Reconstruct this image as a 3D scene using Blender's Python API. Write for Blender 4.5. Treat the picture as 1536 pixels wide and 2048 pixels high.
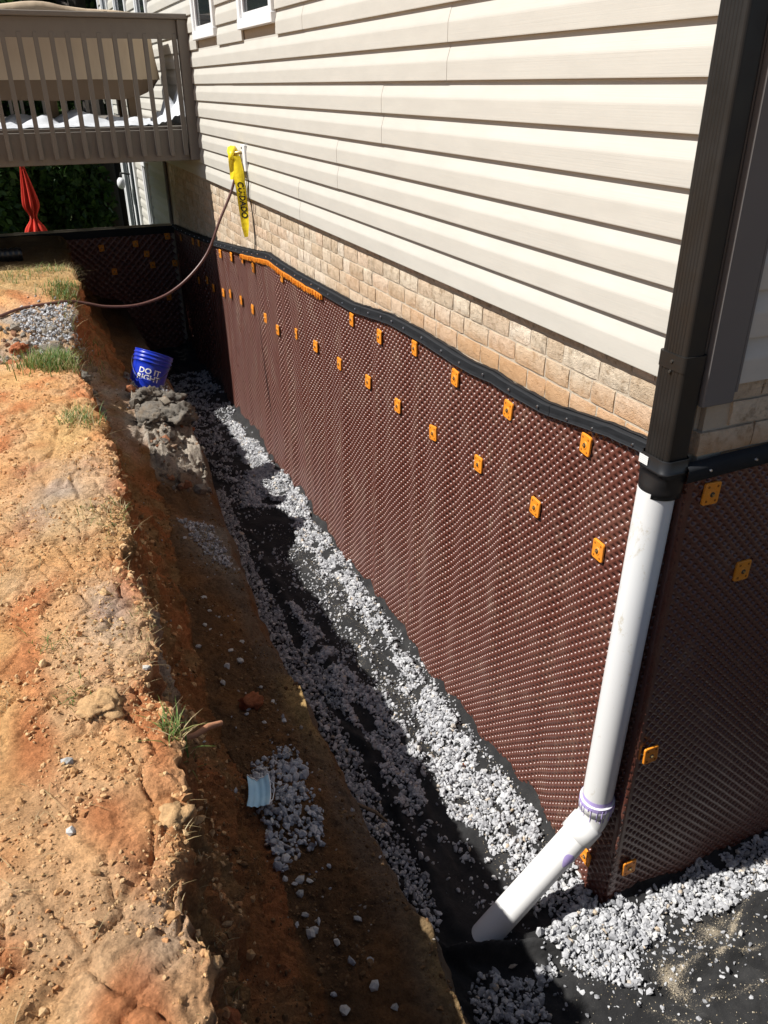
import bpy, math, random
import numpy as np
from mathutils import Vector, Matrix, noise
from mathutils.bvhtree import BVHTree

for o in list(bpy.data.objects): bpy.data.objects.remove(o)
scene = bpy.context.scene
C = scene.collection
R = math.radians
rnd = random.Random(7)
rng = np.random.default_rng(7)

# ------------------------------------------------------------------ camera, sky, sun, exposure
# world: long house wall in the plane x = 0 running along +y, its near corner at the origin, z = 0 at the siding's bottom edge
PIT, YAW, ROL = 0.4913332, 0.4032730, -0.0059441
cp, sp, cw, sw = math.cos(PIT), math.sin(PIT), math.cos(YAW), math.sin(YAW)
fw = Vector((sw*cp, cw*cp, -sp)); rt = Vector((cw, -sw, 0)); up = rt.cross(fw)
r2 = rt*math.cos(ROL) + up*math.sin(ROL); u2 = up*math.cos(ROL) - rt*math.sin(ROL)
cd = bpy.data.cameras.new('camera'); cam = bpy.data.objects.new('camera', cd); C.objects.link(cam)
cam.matrix_world = Matrix(((r2.x, u2.x, -fw.x, -1.6176), (r2.y, u2.y, -fw.y, -1.5615), (r2.z, u2.z, -fw.z, 0.7498), (0, 0, 0, 1)))
cd.sensor_fit = 'HORIZONTAL'; cd.sensor_width = 36; cd.lens = 1598.54/1536*36
cd.clip_start = 0.02; cd.clip_end = 400
scene.camera = cam
SUN = Vector((-1.0, 0.16, 1.36)).normalized()          # direction towards the sun
world = bpy.data.worlds.new('World'); scene.world = world; world.use_nodes = True
wn = world.node_tree.nodes; wl = world.node_tree.links
sky = wn.new('ShaderNodeTexSky'); sky.sky_type = 'NISHITA'; sky.sun_disc = False
sky.sun_elevation = math.asin(SUN.z); sky.sun_rotation = math.atan2(SUN.x, SUN.y)
bg = wn['Background']; bg.inputs['Strength'].default_value = 0.05
wl.new(sky.outputs[0], bg.inputs['Color'])
sl = bpy.data.lights.new('sun', 'SUN'); sl.energy = 5.0; sl.angle = R(0.55); sl.color = (1.0, 0.965, 0.905)
so = bpy.data.objects.new('sun', sl); C.objects.link(so); so.rotation_euler = SUN.to_track_quat('Z', 'Y').to_euler()
vs = scene.view_settings; vs.view_transform = 'Standard'; vs.look = 'None'; vs.exposure = 0.50; vs.gamma = 1; vs.use_curve_mapping = False
scene.render.engine = 'CYCLES'

# ------------------------------------------------------------------ helpers
def mesh_obj(name, verts, faces, mat, parent=None, smooth=False):
    me = bpy.data.meshes.new(name); me.from_pydata(verts, [], faces); me.polygons.foreach_set('use_smooth', [False]*len(faces)); me.update()
    if smooth: me.polygons.foreach_set('use_smooth', [True]*len(me.polygons))
    return link(name, me, mat, parent)
def link(name, me, mat=None, parent=None):
    if mat is not None and not me.materials: me.materials.append(mat)
    o = bpy.data.objects.new(name, me); C.objects.link(o)
    if parent: o.parent = parent
    return o
def tag(o, label=None, cat=None, group=None, kind=None):
    if label: o['label'] = label
    if cat: o['category'] = cat
    if group: o['group'] = group
    if kind: o['kind'] = kind
    return o
def empty(name, loc=(0, 0, 0), label=None, cat=None, group=None):
    o = bpy.data.objects.new(name, None); C.objects.link(o); o.location = loc; o.empty_display_size = .05
    return tag(o, label, cat, group)
class MB:
    def __init__(s): s.v = []; s.f = []
    def add(s, v, f):
        n = len(s.v); s.v += [tuple(x) for x in v]; s.f += [tuple(i+n for i in q) for q in f]; return s
    def box(s, x0, x1, y0, y1, z0, z1, b=0.0):
        if b <= 0:
            v = [(x, y, z) for x in (x0, x1) for y in (y0, y1) for z in (z0, z1)]
            return s.add(v, [(0, 1, 3, 2), (4, 6, 7, 5), (0, 4, 5, 1), (2, 3, 7, 6), (0, 2, 6, 4), (1, 5, 7, 3)])
        # chamfered box: 24 verts
        c = [(x0, x1), (y0, y1), (z0, z1)]; v = []; idx = {}
        for i in (0, 1):
            for j in (0, 1):
                for k in (0, 1):
                    P = (c[0][i], c[1][j], c[2][k]); sg = (1 if i == 0 else -1, 1 if j == 0 else -1, 1 if k == 0 else -1)
                    for a in range(3):
                        q = [P[t] + (0 if t == a else sg[t]*b) for t in range(3)]
                        idx[(i, j, k, a)] = len(v); v.append(tuple(q))
        f = []
        for a in range(3):
            b1, b2 = [(1, 2), (2, 0), (0, 1)][a]
            for e in (0, 1):
                def K(p, q):
                    t = [0, 0, 0]; t[a] = e; t[b1] = p; t[b2] = q; return idx[(*t, a)]
                q = [K(0, 0), K(1, 0), K(1, 1), K(0, 1)]
                f.append(tuple(q if e else q[::-1]))
        for a in range(3):            # edge chamfers along axis a
            b1, b2 = [(1, 2), (2, 0), (0, 1)][a]
            for p in (0, 1):
                for q in (0, 1):
                    def K(e, w):
                        t = [0, 0, 0]; t[a] = e; t[b1] = p; t[b2] = q; return idx[(*t, w)]
                    fq = [K(0, b1), K(1, b1), K(1, b2), K(0, b2)]
                    f.append(tuple(fq if (p == q) else fq[::-1]))
        for i in (0, 1):
            for j in (0, 1):
                for k in (0, 1):
                    t = [idx[(i, j, k, a)] for a in range(3)]
                    f.append(tuple(t if (i+j+k) % 2 == 1 else t[::-1]))
        return s.add(v, f)
    def tube(s, pts, rad, n=10, cap=True):
        pts = [Vector(p) for p in pts]; base = len(s.v)
        t0 = (pts[1]-pts[0]).normalized(); ref = Vector((0, 0, 1)) if abs(t0.z) < .9 else Vector((1, 0, 0))
        a = t0.cross(ref).normalized()
        for i, p in enumerate(pts):
            t = (pts[min(i+1, len(pts)-1)]-pts[max(i-1, 0)]).normalized()
            a = (a - t*a.dot(t)).normalized(); b = t.cross(a)
            r = rad[i] if isinstance(rad, (list, tuple)) else rad
            for k in range(n):
                w = 2*math.pi*k/n; s.v.append(tuple(p + (a*math.cos(w)+b*math.sin(w))*r))
        for i in range(len(pts)-1):
            for k in range(n):
                k2 = (k+1) % n; s.f.append((base+i*n+k, base+i*n+k2, base+(i+1)*n+k2, base+(i+1)*n+k))
        if cap:
            e = base+(len(pts)-1)*n; c0 = len(s.v); s.v += s.v[base:base+n] + s.v[e:e+n]
            s.f.append(tuple(c0+k for k in range(n))[::-1]); s.f.append(tuple(c0+n+k for k in range(n)))
        return s
    def grid(s, fn, nu, nv):
        base = len(s.v)
        for i in range(nu):
            for j in range(nv): s.v.append(tuple(fn(i/(nu-1), j/(nv-1))))
        for i in range(nu-1):
            for j in range(nv-1):
                a = base+i*nv+j; s.f.append((a, a+nv, a+nv+1, a+1))
        return s
    def lathe(s, prof, n=32):
        base = len(s.v)
        for r, z in prof:
            for k in range(n):
                w = 2*math.pi*k/n; s.v.append((r*math.cos(w), r*math.sin(w), z))
        for i in range(len(prof)-1):
            for k in range(n):
                k2 = (k+1) % n; s.f.append((base+i*n+k, base+i*n+k2, base+(i+1)*n+k2, base+(i+1)*n+k))
        return s
    def build(s, name, mat, parent=None, smooth=False): return mesh_obj(name, s.v, s.f, mat, parent, smooth)
def lerp_table(tab):
    X = [a for a, _ in tab]; Y = [b for _, b in tab]
    return lambda t: float(np.interp(t, X, Y))
def sstep(a, b, x):
    t = min(1, max(0, (x-a)/(b-a))); return t*t*(3-2*t)
def fbm(x, y, z, oct=4, H=0.6):
    return noise.fractal(Vector((x, y, z)), H, 2.0, oct)
def inside(poly, x, y):
    c = False; n = len(poly); j = n-1
    for i in range(n):
        xi, yi = poly[i]; xj, yj = poly[j]
        if (yi > y) != (yj > y) and x < (xj-xi)*(y-yi)/(yj-yi)+xi: c = not c
        j = i
    return c

# ------------------------------------------------------------------ materials
class NT:
    def __init__(s, name, rough=.6, spec=.5, metal=0.0):
        s.m = bpy.data.materials.new(name); s.m.use_nodes = True; s.t = s.m.node_tree; s.n = s.t.nodes; s.b = s.n['Principled BSDF']
        s.b.inputs['Roughness'].default_value = rough; s.b.inputs['Specular IOR Level'].default_value = spec; s.b.inputs['Metallic'].default_value = metal
        s.tc = s.n.new('ShaderNodeTexCoord'); s.geo = s.n.new('ShaderNodeNewGeometry')
    def L(s, a, b): s.t.links.new(a, b)
    def pos(s, scale=(1, 1, 1), obj=False):
        mp = s.n.new('ShaderNodeMapping'); mp.inputs['Scale'].default_value = scale
        s.L(s.tc.outputs['Object'] if obj else s.geo.outputs['Position'], mp.inputs['Vector']); return mp.outputs[0]
    def noise(s, scale, detail=5, rough=.6, vec=None, dist=0):
        n = s.n.new('ShaderNodeTexNoise'); n.inputs['Scale'].default_value = scale; n.inputs['Detail'].default_value = detail
        n.inputs['Roughness'].default_value = rough; n.inputs['Distortion'].default_value = dist
        s.L(vec if vec else s.pos(), n.inputs['Vector']); return n.outputs['Fac']
    def voro(s, scale, feature='F1', vec=None, out='Distance', rnd=1):
        n = s.n.new('ShaderNodeTexVoronoi'); n.feature = feature; n.inputs['Scale'].default_value = scale; n.inputs['Randomness'].default_value = rnd
        s.L(vec if vec else s.pos(), n.inputs['Vector']); return n.outputs[out]
    def ramp(s, fac, stops, interp='LINEAR'):
        r = s.n.new('ShaderNodeValToRGB'); r.color_ramp.interpolation = interp; e = r.color_ramp.elements
        while len(e) < len(stops): e.new(.5)
        for i, (p, c) in enumerate(stops):
            e[i].position = p; e[i].color = (c, c, c, 1) if isinstance(c, (int, float)) else (*c, 1)
        s.L(fac, r.inputs[0]); return r.outputs[0]
    def mix(s, fac, a, b, mode='MIX'):
        m = s.n.new('ShaderNodeMix'); m.data_type = 'RGBA'; m.blend_type = mode
        for sock, val in ((0, fac), (6, a), (7, b)):
            if isinstance(val, (int, float)): m.inputs[sock].default_value = val if sock == 0 else (val, val, val, 1)
            elif isinstance(val, tuple): m.inputs[sock].default_value = (*val, 1)
            else: s.L(val, m.inputs[sock])
        return m.outputs[2]
    def math(s, op, a, b=0.0):
        m = s.n.new('ShaderNodeMath'); m.operation = op
        for i, v in enumerate((a, b)):
            if isinstance(v, (int, float)): m.inputs[i].default_value = v
            else: s.L(v, m.inputs[i])
        return m.outputs[0]
    def xyz(s, i, obj=False):
        x = s.n.new('ShaderNodeSeparateXYZ'); s.L(s.tc.outputs['Object'] if obj else s.geo.outputs['Position'], x.inputs[0]); return x.outputs[i]
    def objrand(s): return s.n.new('ShaderNodeObjectInfo').outputs['Random']
    def island(s): return s.geo.outputs['Random Per Island']
    def attr(s, name):
        a = s.n.new('ShaderNodeAttribute'); a.attribute_name = name; return a.outputs['Color']
    def color(s, c):
        if isinstance(c, tuple): s.b.inputs['Base Color'].default_value = (*c, 1)
        else: s.L(c, s.b.inputs['Base Color'])
        return s
    def rough(s, r): s.L(r, s.b.inputs['Roughness']); return s
    def bump(s, h, strength=.3, dist=.01):
        b = s.n.new('ShaderNodeBump'); b.inputs['Strength'].default_value = strength; b.inputs['Distance'].default_value = dist
        s.L(h, b.inputs['Height'])
        if s.b.inputs['Normal'].links: s.L(s.b.inputs['Normal'].links[0].from_socket, b.inputs['Normal'])
        s.L(b.outputs[0], s.b.inputs['Normal']); return s

M = {}
t = NT('soil', .95, .15)
n1 = t.noise(60, 6, .7); n2 = t.noise(9, 5, .65)
col = t.mix(1.0, t.attr('Col'), t.ramp(n1, [(.25, .58), (.5, .97), (.75, 1.3)]), 'MULTIPLY')
col = t.mix(1.0, col, t.ramp(n2, [(.3, (.78, .74, .70)), (.7, (1.15, 1.14, 1.12))]), 'MULTIPLY')
crk = t.voro(11, 'DISTANCE_TO_EDGE', t.mix(.13, t.geo.outputs['Position'], t.n.new('ShaderNodeTexNoise').outputs['Color']))
spk = t.voro(170, 'F1', None, 'Color'); col = t.mix(.35, col, t.mix(1.0, col, t.ramp(spk, [(.05, .35), (.3, .9), (.75, 1.05), (.97, 1.7)]), 'MULTIPLY'))
t.color(col)
t.bump(t.noise(75, 8, .78), .95, .010).bump(t.ramp(t.voro(120), [(0, 1), (.6, 0)]), .6, .005).bump(t.ramp(crk, [(0, 0), (.022, 1)]), .35, .006).bump(t.noise(260, 6, .8), .9, .0035)
M['soil'] = t.m
t = NT('clod', .95, .15); t.color(t.mix(1.0, t.ramp(t.island(), [(0, (.44, .24, .105)), (.35, (.58, .35, .17)), (.7, (.66, .45, .245)), (1, (.52, .24, .10))]), t.ramp(t.noise(70, 5, .7), [(.25, .6), (.75, 1.25)]), 'MULTIPLY')); t.bump(t.noise(120, 6, .7), .7, .006); M['clod'] = t.m
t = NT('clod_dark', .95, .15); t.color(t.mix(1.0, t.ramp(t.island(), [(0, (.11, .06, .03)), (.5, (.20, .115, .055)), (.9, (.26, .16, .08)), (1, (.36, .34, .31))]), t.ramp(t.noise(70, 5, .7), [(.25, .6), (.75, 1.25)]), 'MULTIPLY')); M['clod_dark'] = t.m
t = NT('grey_clay', .95, .15); t.color(t.mix(1.0, t.ramp(t.noise(14, 5, .65), [(.3, (.10, .088, .075)), (.5, (.18, .162, .14)), (.72, (.23, .18, .13))]), t.ramp(t.noise(80, 5, .7), [(.25, .6), (.75, 1.2)]), 'MULTIPLY')); t.bump(t.noise(45, 8, .75), .9, .014); M['grey_clay'] = t.m
t = NT('spoil', .95, .15); t.color(t.mix(1.0, t.ramp(t.island(), [(0, (.15, .13, .11)), (.5, (.27, .24, .20)), (.75, (.23, .18, .13)), (1, (.30, .12, .06))]), t.ramp(t.noise(70, 5, .7), [(.25, .6), (.75, 1.25)]), 'MULTIPLY')); t.bump(t.noise(90, 6, .7), .8, .01); M['spoil'] = t.m
t = NT('red_clay', .95, .15); t.color(t.mix(1.0, (.34, .12, .055), t.ramp(t.noise(60, 5, .7), [(.25, .55), (.75, 1.35)]), 'MULTIPLY')); t.bump(t.noise(60, 8, .75), .9, .01); M['red_clay'] = t.m
t = NT('tan_clod', .95, .15); t.color(t.mix(1.0, (.56, .35, .175), t.ramp(t.noise(60, 5, .7), [(.25, .6), (.75, 1.3)]), 'MULTIPLY')); t.bump(t.noise(60, 8, .75), .9, .01); M['tan_clod'] = t.m
t = NT('gravel', .85, .3); t.color(t.mix(1.0, t.ramp(t.island(), [(0, (.25, .255, .27)), (.35, (.41, .415, .435)), (.85, (.54, .545, .56)), (.96, (.60, .595, .58)), (1, (.52, .42, .31))]), t.ramp(t.noise(160, 4, .7), [(.3, .75), (.7, 1.12)]), 'MULTIPLY')); t.bump(t.noise(220, 4, .7), .35, .003); M['gravel'] = t.m
t = NT('stone', .8, .3); t.color(t.mix(1.0, t.ramp(t.objrand(), [(0, (.34, .335, .325)), (.6, (.50, .49, .47)), (1, (.62, .60, .56))]), t.ramp(t.noise(120, 4, .7), [(.3, .75), (.7, 1.12)]), 'MULTIPLY')); t.bump(t.noise(150, 4, .7), .4, .004); M['stone'] = t.m
t = NT('sand', .95, .2); t.color(t.mix(1.0, t.ramp(t.island(), [(0, (.20, .165, .11)), (.5, (.36, .30, .21)), (1, (.50, .45, .36))]), 1.0, 'MULTIPLY')); M['sand'] = t.m
t = NT('fabric', .88, .25)
dust = t.math('MULTIPLY', t.ramp(t.noise(7, 6, .7), [(.42, 0), (.72, 1)]), .28)
sandm = t.ramp(t.math('ADD', t.attr('Dust'), t.math('MULTIPLY', t.math('SUBTRACT', t.noise(190, 4, .9), .5), 3.4)), [(.55, 0), (.95, .85)])
t.color(t.mix(sandm, t.mix(dust, (.014, .014, .015), (.085, .084, .082)), t.mix(t.noise(300, 2, .5), (.20, .165, .12), (.44, .38, .29)))); t.b.inputs['Sheen Weight'].default_value = .05; t.b.inputs['Sheen Roughness'].default_value = .6
t.bump(t.noise(26, 4, .6), .45, .02).bump(t.noise(600, 2, .5), .2, .001); M['fabric'] = t.m
t = NT('membrane', .3, .7)
dirt = t.mix(.5, t.ramp(t.noise(5, 7, .72), [(.50, 0), (.75, .8)]), t.ramp(t.noise(2.1, 8, .8, t.pos((1, 2.2, .7)), .6), [(.54, 0), (.66, .9)]))
t.color(t.mix(dirt, t.mix(t.noise(2.2, 3), (.102, .032, .022), (.126, .044, .031)), (.22, .14, .10)))
t.rough(t.ramp(t.noise(9, 4), [(.3, .26), (.7, .38)])); M['membrane'] = t.m
t = NT('orange_plastic', .5, .4); t.color(t.mix(t.ramp(t.noise(24, 6, .75), [(.5, 0), (.75, .55)]), t.mix(t.noise(30, 4), (.76, .23, .015), (.88, .33, .03)), (.42, .20, .07))); M['orange'] = t.m
t = NT('nail_hole', .7, .2); t.color((.30, .09, .01)); M['nailhole'] = t.m
t = NT('bar_rubber', .78, .25); t.color(t.mix(t.noise(25, 5, .7), (.010, .011, .013), (.024, .026, .030))); t.bump(t.noise(40, 4), .2, .006); M['rubber'] = t.m
t = NT('black_mastic', .5, .4); t.color((.010, .010, .011)); t.bump(t.noise(90, 4), .5, .006); M['mastic'] = t.m
t = NT('screw_metal', .3, .5, 1.0); t.color((.72, .72, .74)); M['screw'] = t.m
t = NT('dark_metal', .45, .5, .3); t.color((.05, .045, .04)); M['darkmetal'] = t.m
t = NT('brick', .92, .2)
basec = t.ramp(t.objrand(), [(0, (.52, .43, .33)), (.25, (.58, .51, .42)), (.5, (.47, .38, .285)), (.75, (.58, .46, .36)), (1, (.62, .56, .48))])
blot = t.ramp(t.noise(28, 6, .7, dist=.4), [(.30, (.58, .50, .41)), (.48, (1.0, .97, .92)), (.70, (1.25, 1.22, 1.16))])
bc = t.mix(1.0, basec, blot, 'MULTIPLY')
bc = t.mix(t.ramp(t.noise(17, 6, .75), [(.56, 0), (.66, .62)]), bc, (.19, .16, .125))
st = t.math('ADD', t.xyz(2), t.math('MULTIPLY', t.math('SUBTRACT', t.noise(6, 4), .5), .16))
stf = t.math('MULTIPLY', t.ramp(t.math('ADD', st, 1.0), [(.79, 1), (.90, 0)]), t.ramp(t.math('MULTIPLY', t.xyz(1), .25), [(.25, .72), (.8, .12)]))
bc = t.mix(stf, bc, (.50, .27, .12))
t.color(bc); t.bump(t.noise(75, 7, .75), .7, .007).bump(t.noise(24, 6, .72), .45, .009).bump(t.ramp(t.voro(140), [(.1, 0), (.45, 1)]), .35, .004); M['brick'] = t.m
t = NT('mortar', .97, .1); t.color(t.mix(t.noise(50, 5), (.44, .37, .285), (.56, .485, .385))); t.bump(t.noise(90, 6, .7), .8, .006); M['mortar'] = t.m
t = NT('vinyl', .5, .35)
streak = t.noise(1, 5, .6, t.pos((3, 1.6, 260)))
t.color(t.mix(1.0, t.mix(t.noise(1.3, 3), (.53, .511, .462), (.555, .535, .485)), t.mix(.5, 1.0, t.ramp(t.noise(7, 6, .7, t.pos((1, .5, 2))), [(.3, .86), (.65, 1.03)])), 'MULTIPLY'))
t.bump(streak, .22, .002).bump(t.noise(2.3, 2, .5, t.pos((1, 1, .6))), .25, .01); M['vinyl'] = t.m
t = NT('white_vinyl', .45, .4); t.color((.76, .77, .78)); M['white'] = t.m
t = NT('trim_dark', .5, .4); t.color(t.mix(t.noise(4, 4), (.135, .127, .125), (.165, .156, .152))); M['trim'] = t.m
t = NT('glass_dark', .06, .6); t.color((.02, .024, .028)); M['glass'] = t.m
t = NT('curtain', .9, .1); t.color((.22, .23, .24)); M['curtain'] = t.m
t = NT('roof_shingle', .9, .2); t.color(t.mix(t.noise(30, 4), (.05, .048, .047), (.09, .085, .08))); M['roof'] = t.m
t = NT('downspout', .42, .5)
scr = t.ramp(t.noise(40, 6, .75, t.pos((1, 1, .25))), [(.66, 0), (.74, .4)])
t.color(t.mix(scr, t.mix(t.noise(6, 4), (.011, .010, .009), (.018, .016, .0145)), (.09, .085, .08))); t.rough(t.ramp(t.noise(12, 5), [(.3, .34), (.7, .55)])); M['downspout'] = t.m
t = NT('black_plastic', .35, .5); t.color((.012, .012, .013)); M['blackplastic'] = t.m
t = NT('pvc', .34, .5)
stain = t.ramp(t.noise(13, 7, .80, t.pos((1, 1, .55)), .5), [(.585, 0), (.68, .8)])
t.color(t.mix(stain, (.78, .78, .775), (.52, .46, .34))); t.bump(t.noise(5, 2), .05, .01); M['pvc'] = t.m
t = NT('purple_primer', .5, .4); t.color(t.mix(t.noise(60, 4), (.38, .29, .66), (.55, .46, .78))); M['purple'] = t.m
t = NT('paper_label', .6, .3); t.color(t.ramp(t.math('FRACT', t.math('ADD', t.math('MULTIPLY', t.xyz(2), 170), 0)), [(.5, (.74, .74, .72)), (.62, (.30, .30, .30)), (.8, (.74, .74, .72))])); M['paper'] = t.m
t = NT('deck_paint', .6, .3); t.color(t.mix(t.noise(9, 5, .7, t.pos((1, 1, .4))), (.145, .130, .115), (.19, .172, .152))); t.bump(t.noise(20, 5, .6, t.pos((1, 1, .2))), .25, .006); M['deck'] = t.m
t = NT('canvas_tan', .85, .2); t.color(t.mix(t.noise(2.2, 4), (.37, .29, .205), (.44, .355, .26))); t.bump(t.noise(3.2, 3, .5, t.pos((1.6, 1, .6))), .55, .06); M['canvas'] = t.m
t = NT('canvas_brown', .85, .2); t.color(t.mix(t.noise(3, 4), (.115, .08, .052), (.15, .105, .07))); t.bump(t.noise(4, 3), .4, .04); M['canvas2'] = t.m
t = NT('tarp', .4, .45); t.color(t.mix(t.noise(3, 3), (.46, .49, .54), (.62, .64, .67))); t.bump(t.noise(8, 4, .6), .35, .03); M['tarp'] = t.m
t = NT('wood', .7, .3); t.color(t.mix(t.noise(14, 5, .6, t.pos((1, 1, .15))), (.17, .115, .07), (.27, .19, .12))); M['wood'] = t.m
t = NT('umbrella_red', .85, .2); t.color(t.mix(t.noise(6, 4), (.50, .035, .022), (.62, .055, .035))); M['red'] = t.m
t = NT('hose', .4, .45); t.color(t.mix(t.noise(6, 3), (.085, .035, .028), (.13, .06, .05))); M['hose'] = t.m
t = NT('cable', .5, .4); t.color((.03, .028, .028)); M['cable'] = t.m
t = NT('tape_yellow', .4, .45); t.color((.86, .66, .015)); t.bump(t.noise(30, 3), .4, .01); M['tape'] = t.m
t = NT('ink_black', .6, .3); t.color((.012, .012, .012)); M['ink'] = t.m
t = NT('brass', .35, .5, .8); t.color((.55, .42, .18)); M['brass'] = t.m
t = NT('bucket_blue', .32, .5); t.color(t.mix(t.ramp(t.noise(9, 6, .7), [(.55, 0), (.75, .3)]), (.006, .030, .42), (.22, .22, .24))); M['blue'] = t.m
t = NT('print_white', .5, .4); t.color(t.mix(t.ramp(t.noise(60, 5, .7), [(.5, 0), (.7, .5)]), (.78, .78, .76), (.30, .28, .3))); M['print'] = t.m
t = NT('print_faint', .5, .4); t.color((.10, .16, .52)); M['print2'] = t.m
t = NT('mask_blue', .8, .2); t.color(t.mix(t.noise(20, 3), (.36, .62, .80), (.46, .72, .88))); t.b.inputs['Sheen Weight'].default_value = .2; M['mask'] = t.m
t = NT('mask_white', .8, .2); t.color((.76, .80, .83)); M['maskw'] = t.m
t = NT('bark', .95, .15); t.color(t.mix(t.noise(12, 6, .7, t.pos((1, 1, .2))), (.035, .030, .027), (.10, .088, .078))); t.bump(t.noise(20, 6, .7, t.pos((1, 1, .18))), .9, .04); M['bark'] = t.m
def leafmat(name, a, b, c):
    t = NT(name, .55, .4); t.color(t.ramp(t.island(), [(0, a), (.5, b), (1, c)]))
    tr = t.n.new('ShaderNodeBsdfTranslucent'); mx = t.n.new('ShaderNodeMixShader'); mx.inputs[0].default_value = .3
    t.L(t.b.inputs['Base Color'].links[0].from_socket, tr.inputs['Color']); t.L(t.b.outputs[0], mx.inputs[1]); t.L(tr.outputs[0], mx.inputs[2]); t.L(mx.outputs[0], t.n['Material Output'].inputs['Surface'])
    return t.m
M['leaf'] = leafmat('leaf', (.020, .050, .012), (.045, .095, .020), (.085, .14, .03))
M['grass'] = leafmat('grass_blade', (.06, .14, .025), (.13, .22, .05), (.30, .30, .10))
M['straw'] = leafmat('dry_grass', (.28, .20, .09), (.42, .32, .16), (.55, .45, .26))
t = NT('stick', .9, .2); t.color(t.mix(t.noise(40, 5), (.10, .065, .04), (.22, .15, .09))); t.bump(t.noise(70, 5), .6, .006); M['stick'] = t.m
t = NT('root', .85, .2); t.color(t.mix(t.noise(40, 5), (.34, .15, .08), (.46, .24, .14))); t.bump(t.noise(70, 5), .6, .006); M['root'] = t.m
t = NT('corrugated', .35, .5); t.color((.010, .010, .011)); M['corr'] = t.m

# ------------------------------------------------------------------ the ground: bank, bench and trench
rimx = lerp_table([(-3, -1.60), (-.9, -1.585), (-.7, -1.56), (-.62, -1.595), (-.5, -1.58), (-.38, -1.53), (-.15, -1.515), (-.05, -1.535), (.08, -1.555), (.2, -1.50), (.5, -1.505), (.7, -1.53), (.85, -1.50), (1.1, -1.475), (1.6, -1.455), (2.2, -1.46), (2.8, -1.48), (3.3, -1.53), (4.0, -1.50), (4.6, -1.38), (5.0, -1.32), (6.5, -1.28), (8.5, -1.22)])
upz = lerp_table([(-3, -.50), (0, -.51), (1.5, -.55), (2.9, -.58), (3.2, -.60), (3.42, -.76), (3.8, -.83), (4.1, -.76), (4.4, -.66), (4.65, -.60), (4.82, -.545), (5.5, -.56), (6.2, -.64), (6.5, -.66), (8.5, -.70)])
footx = lerp_table([(-3, -1.31), (-.5, -1.305), (.3, -1.30), (.6, -1.33), (1.3, -1.285), (2.4, -1.21), (3.3, -1.17), (5, -1.10), (8.5, -1.0)])
footz = lerp_table([(-3, -1.22), (1, -1.24), (2.2, -1.27), (2.7, -1.40), (3.0, -1.38), (3.4, -1.22), (4.4, -1.20), (5.2, -1.3), (8.5, -1.4)])
brx = lerp_table([(-3, -.975), (-.5, -.97), (.25, -.975), (.85, -.99), (1.3, -1.0), (1.8, -.965), (2.3, -.925), (3.05, -.85), (3.7, -.83), (5, -.78), (8.5, -.73)])
brz = lerp_table([(-3, -1.34), (-.3, -1.33), (.15, -1.36), (.5, -1.345), (.72, -1.305), (1.0, -1.37), (1.7, -1.36), (2.3, -1.40), (2.75, -1.58), (3.0, -1.55), (3.35, -1.33), (4.3, -1.33), (5.2, -1.42), (8.5, -1.5)])
FL = -2.165
Ys = list(np.arange(-1.2, -.95, .02)) + list(np.arange(-.95, 1.1, .0068)) + list(np.arange(1.1, 2.6, .0115)) + list(np.arange(2.6, 5.0, .017)) + list(np.arange(5.0, 6.0, .03)) + list(np.arange(6.0, 8.5, .1)) + [8.49, 8.62, 8.8, 9.2, 10, 11, 12, 14, 17, 21, 26, 34, 48, 70, 110, 180]
Ys = [-60, -30, -15, -8, -5, -3.5, -2.6, -2.1, -1.8, -1.55, -1.38, -1.28] + Ys
NU, NCUT, NB, ND, NF = 112, 56, 48, 16, 10
gv = []; gcol = []
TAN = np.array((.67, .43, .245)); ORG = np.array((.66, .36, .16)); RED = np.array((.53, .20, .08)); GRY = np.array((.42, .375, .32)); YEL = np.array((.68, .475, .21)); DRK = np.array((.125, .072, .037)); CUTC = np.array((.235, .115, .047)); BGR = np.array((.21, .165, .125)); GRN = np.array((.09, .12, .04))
def blob(x, y, cx, cy, rx, ry): return math.exp(-(((x-cx)/rx)**2+((y-cy)/ry)**2))
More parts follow.
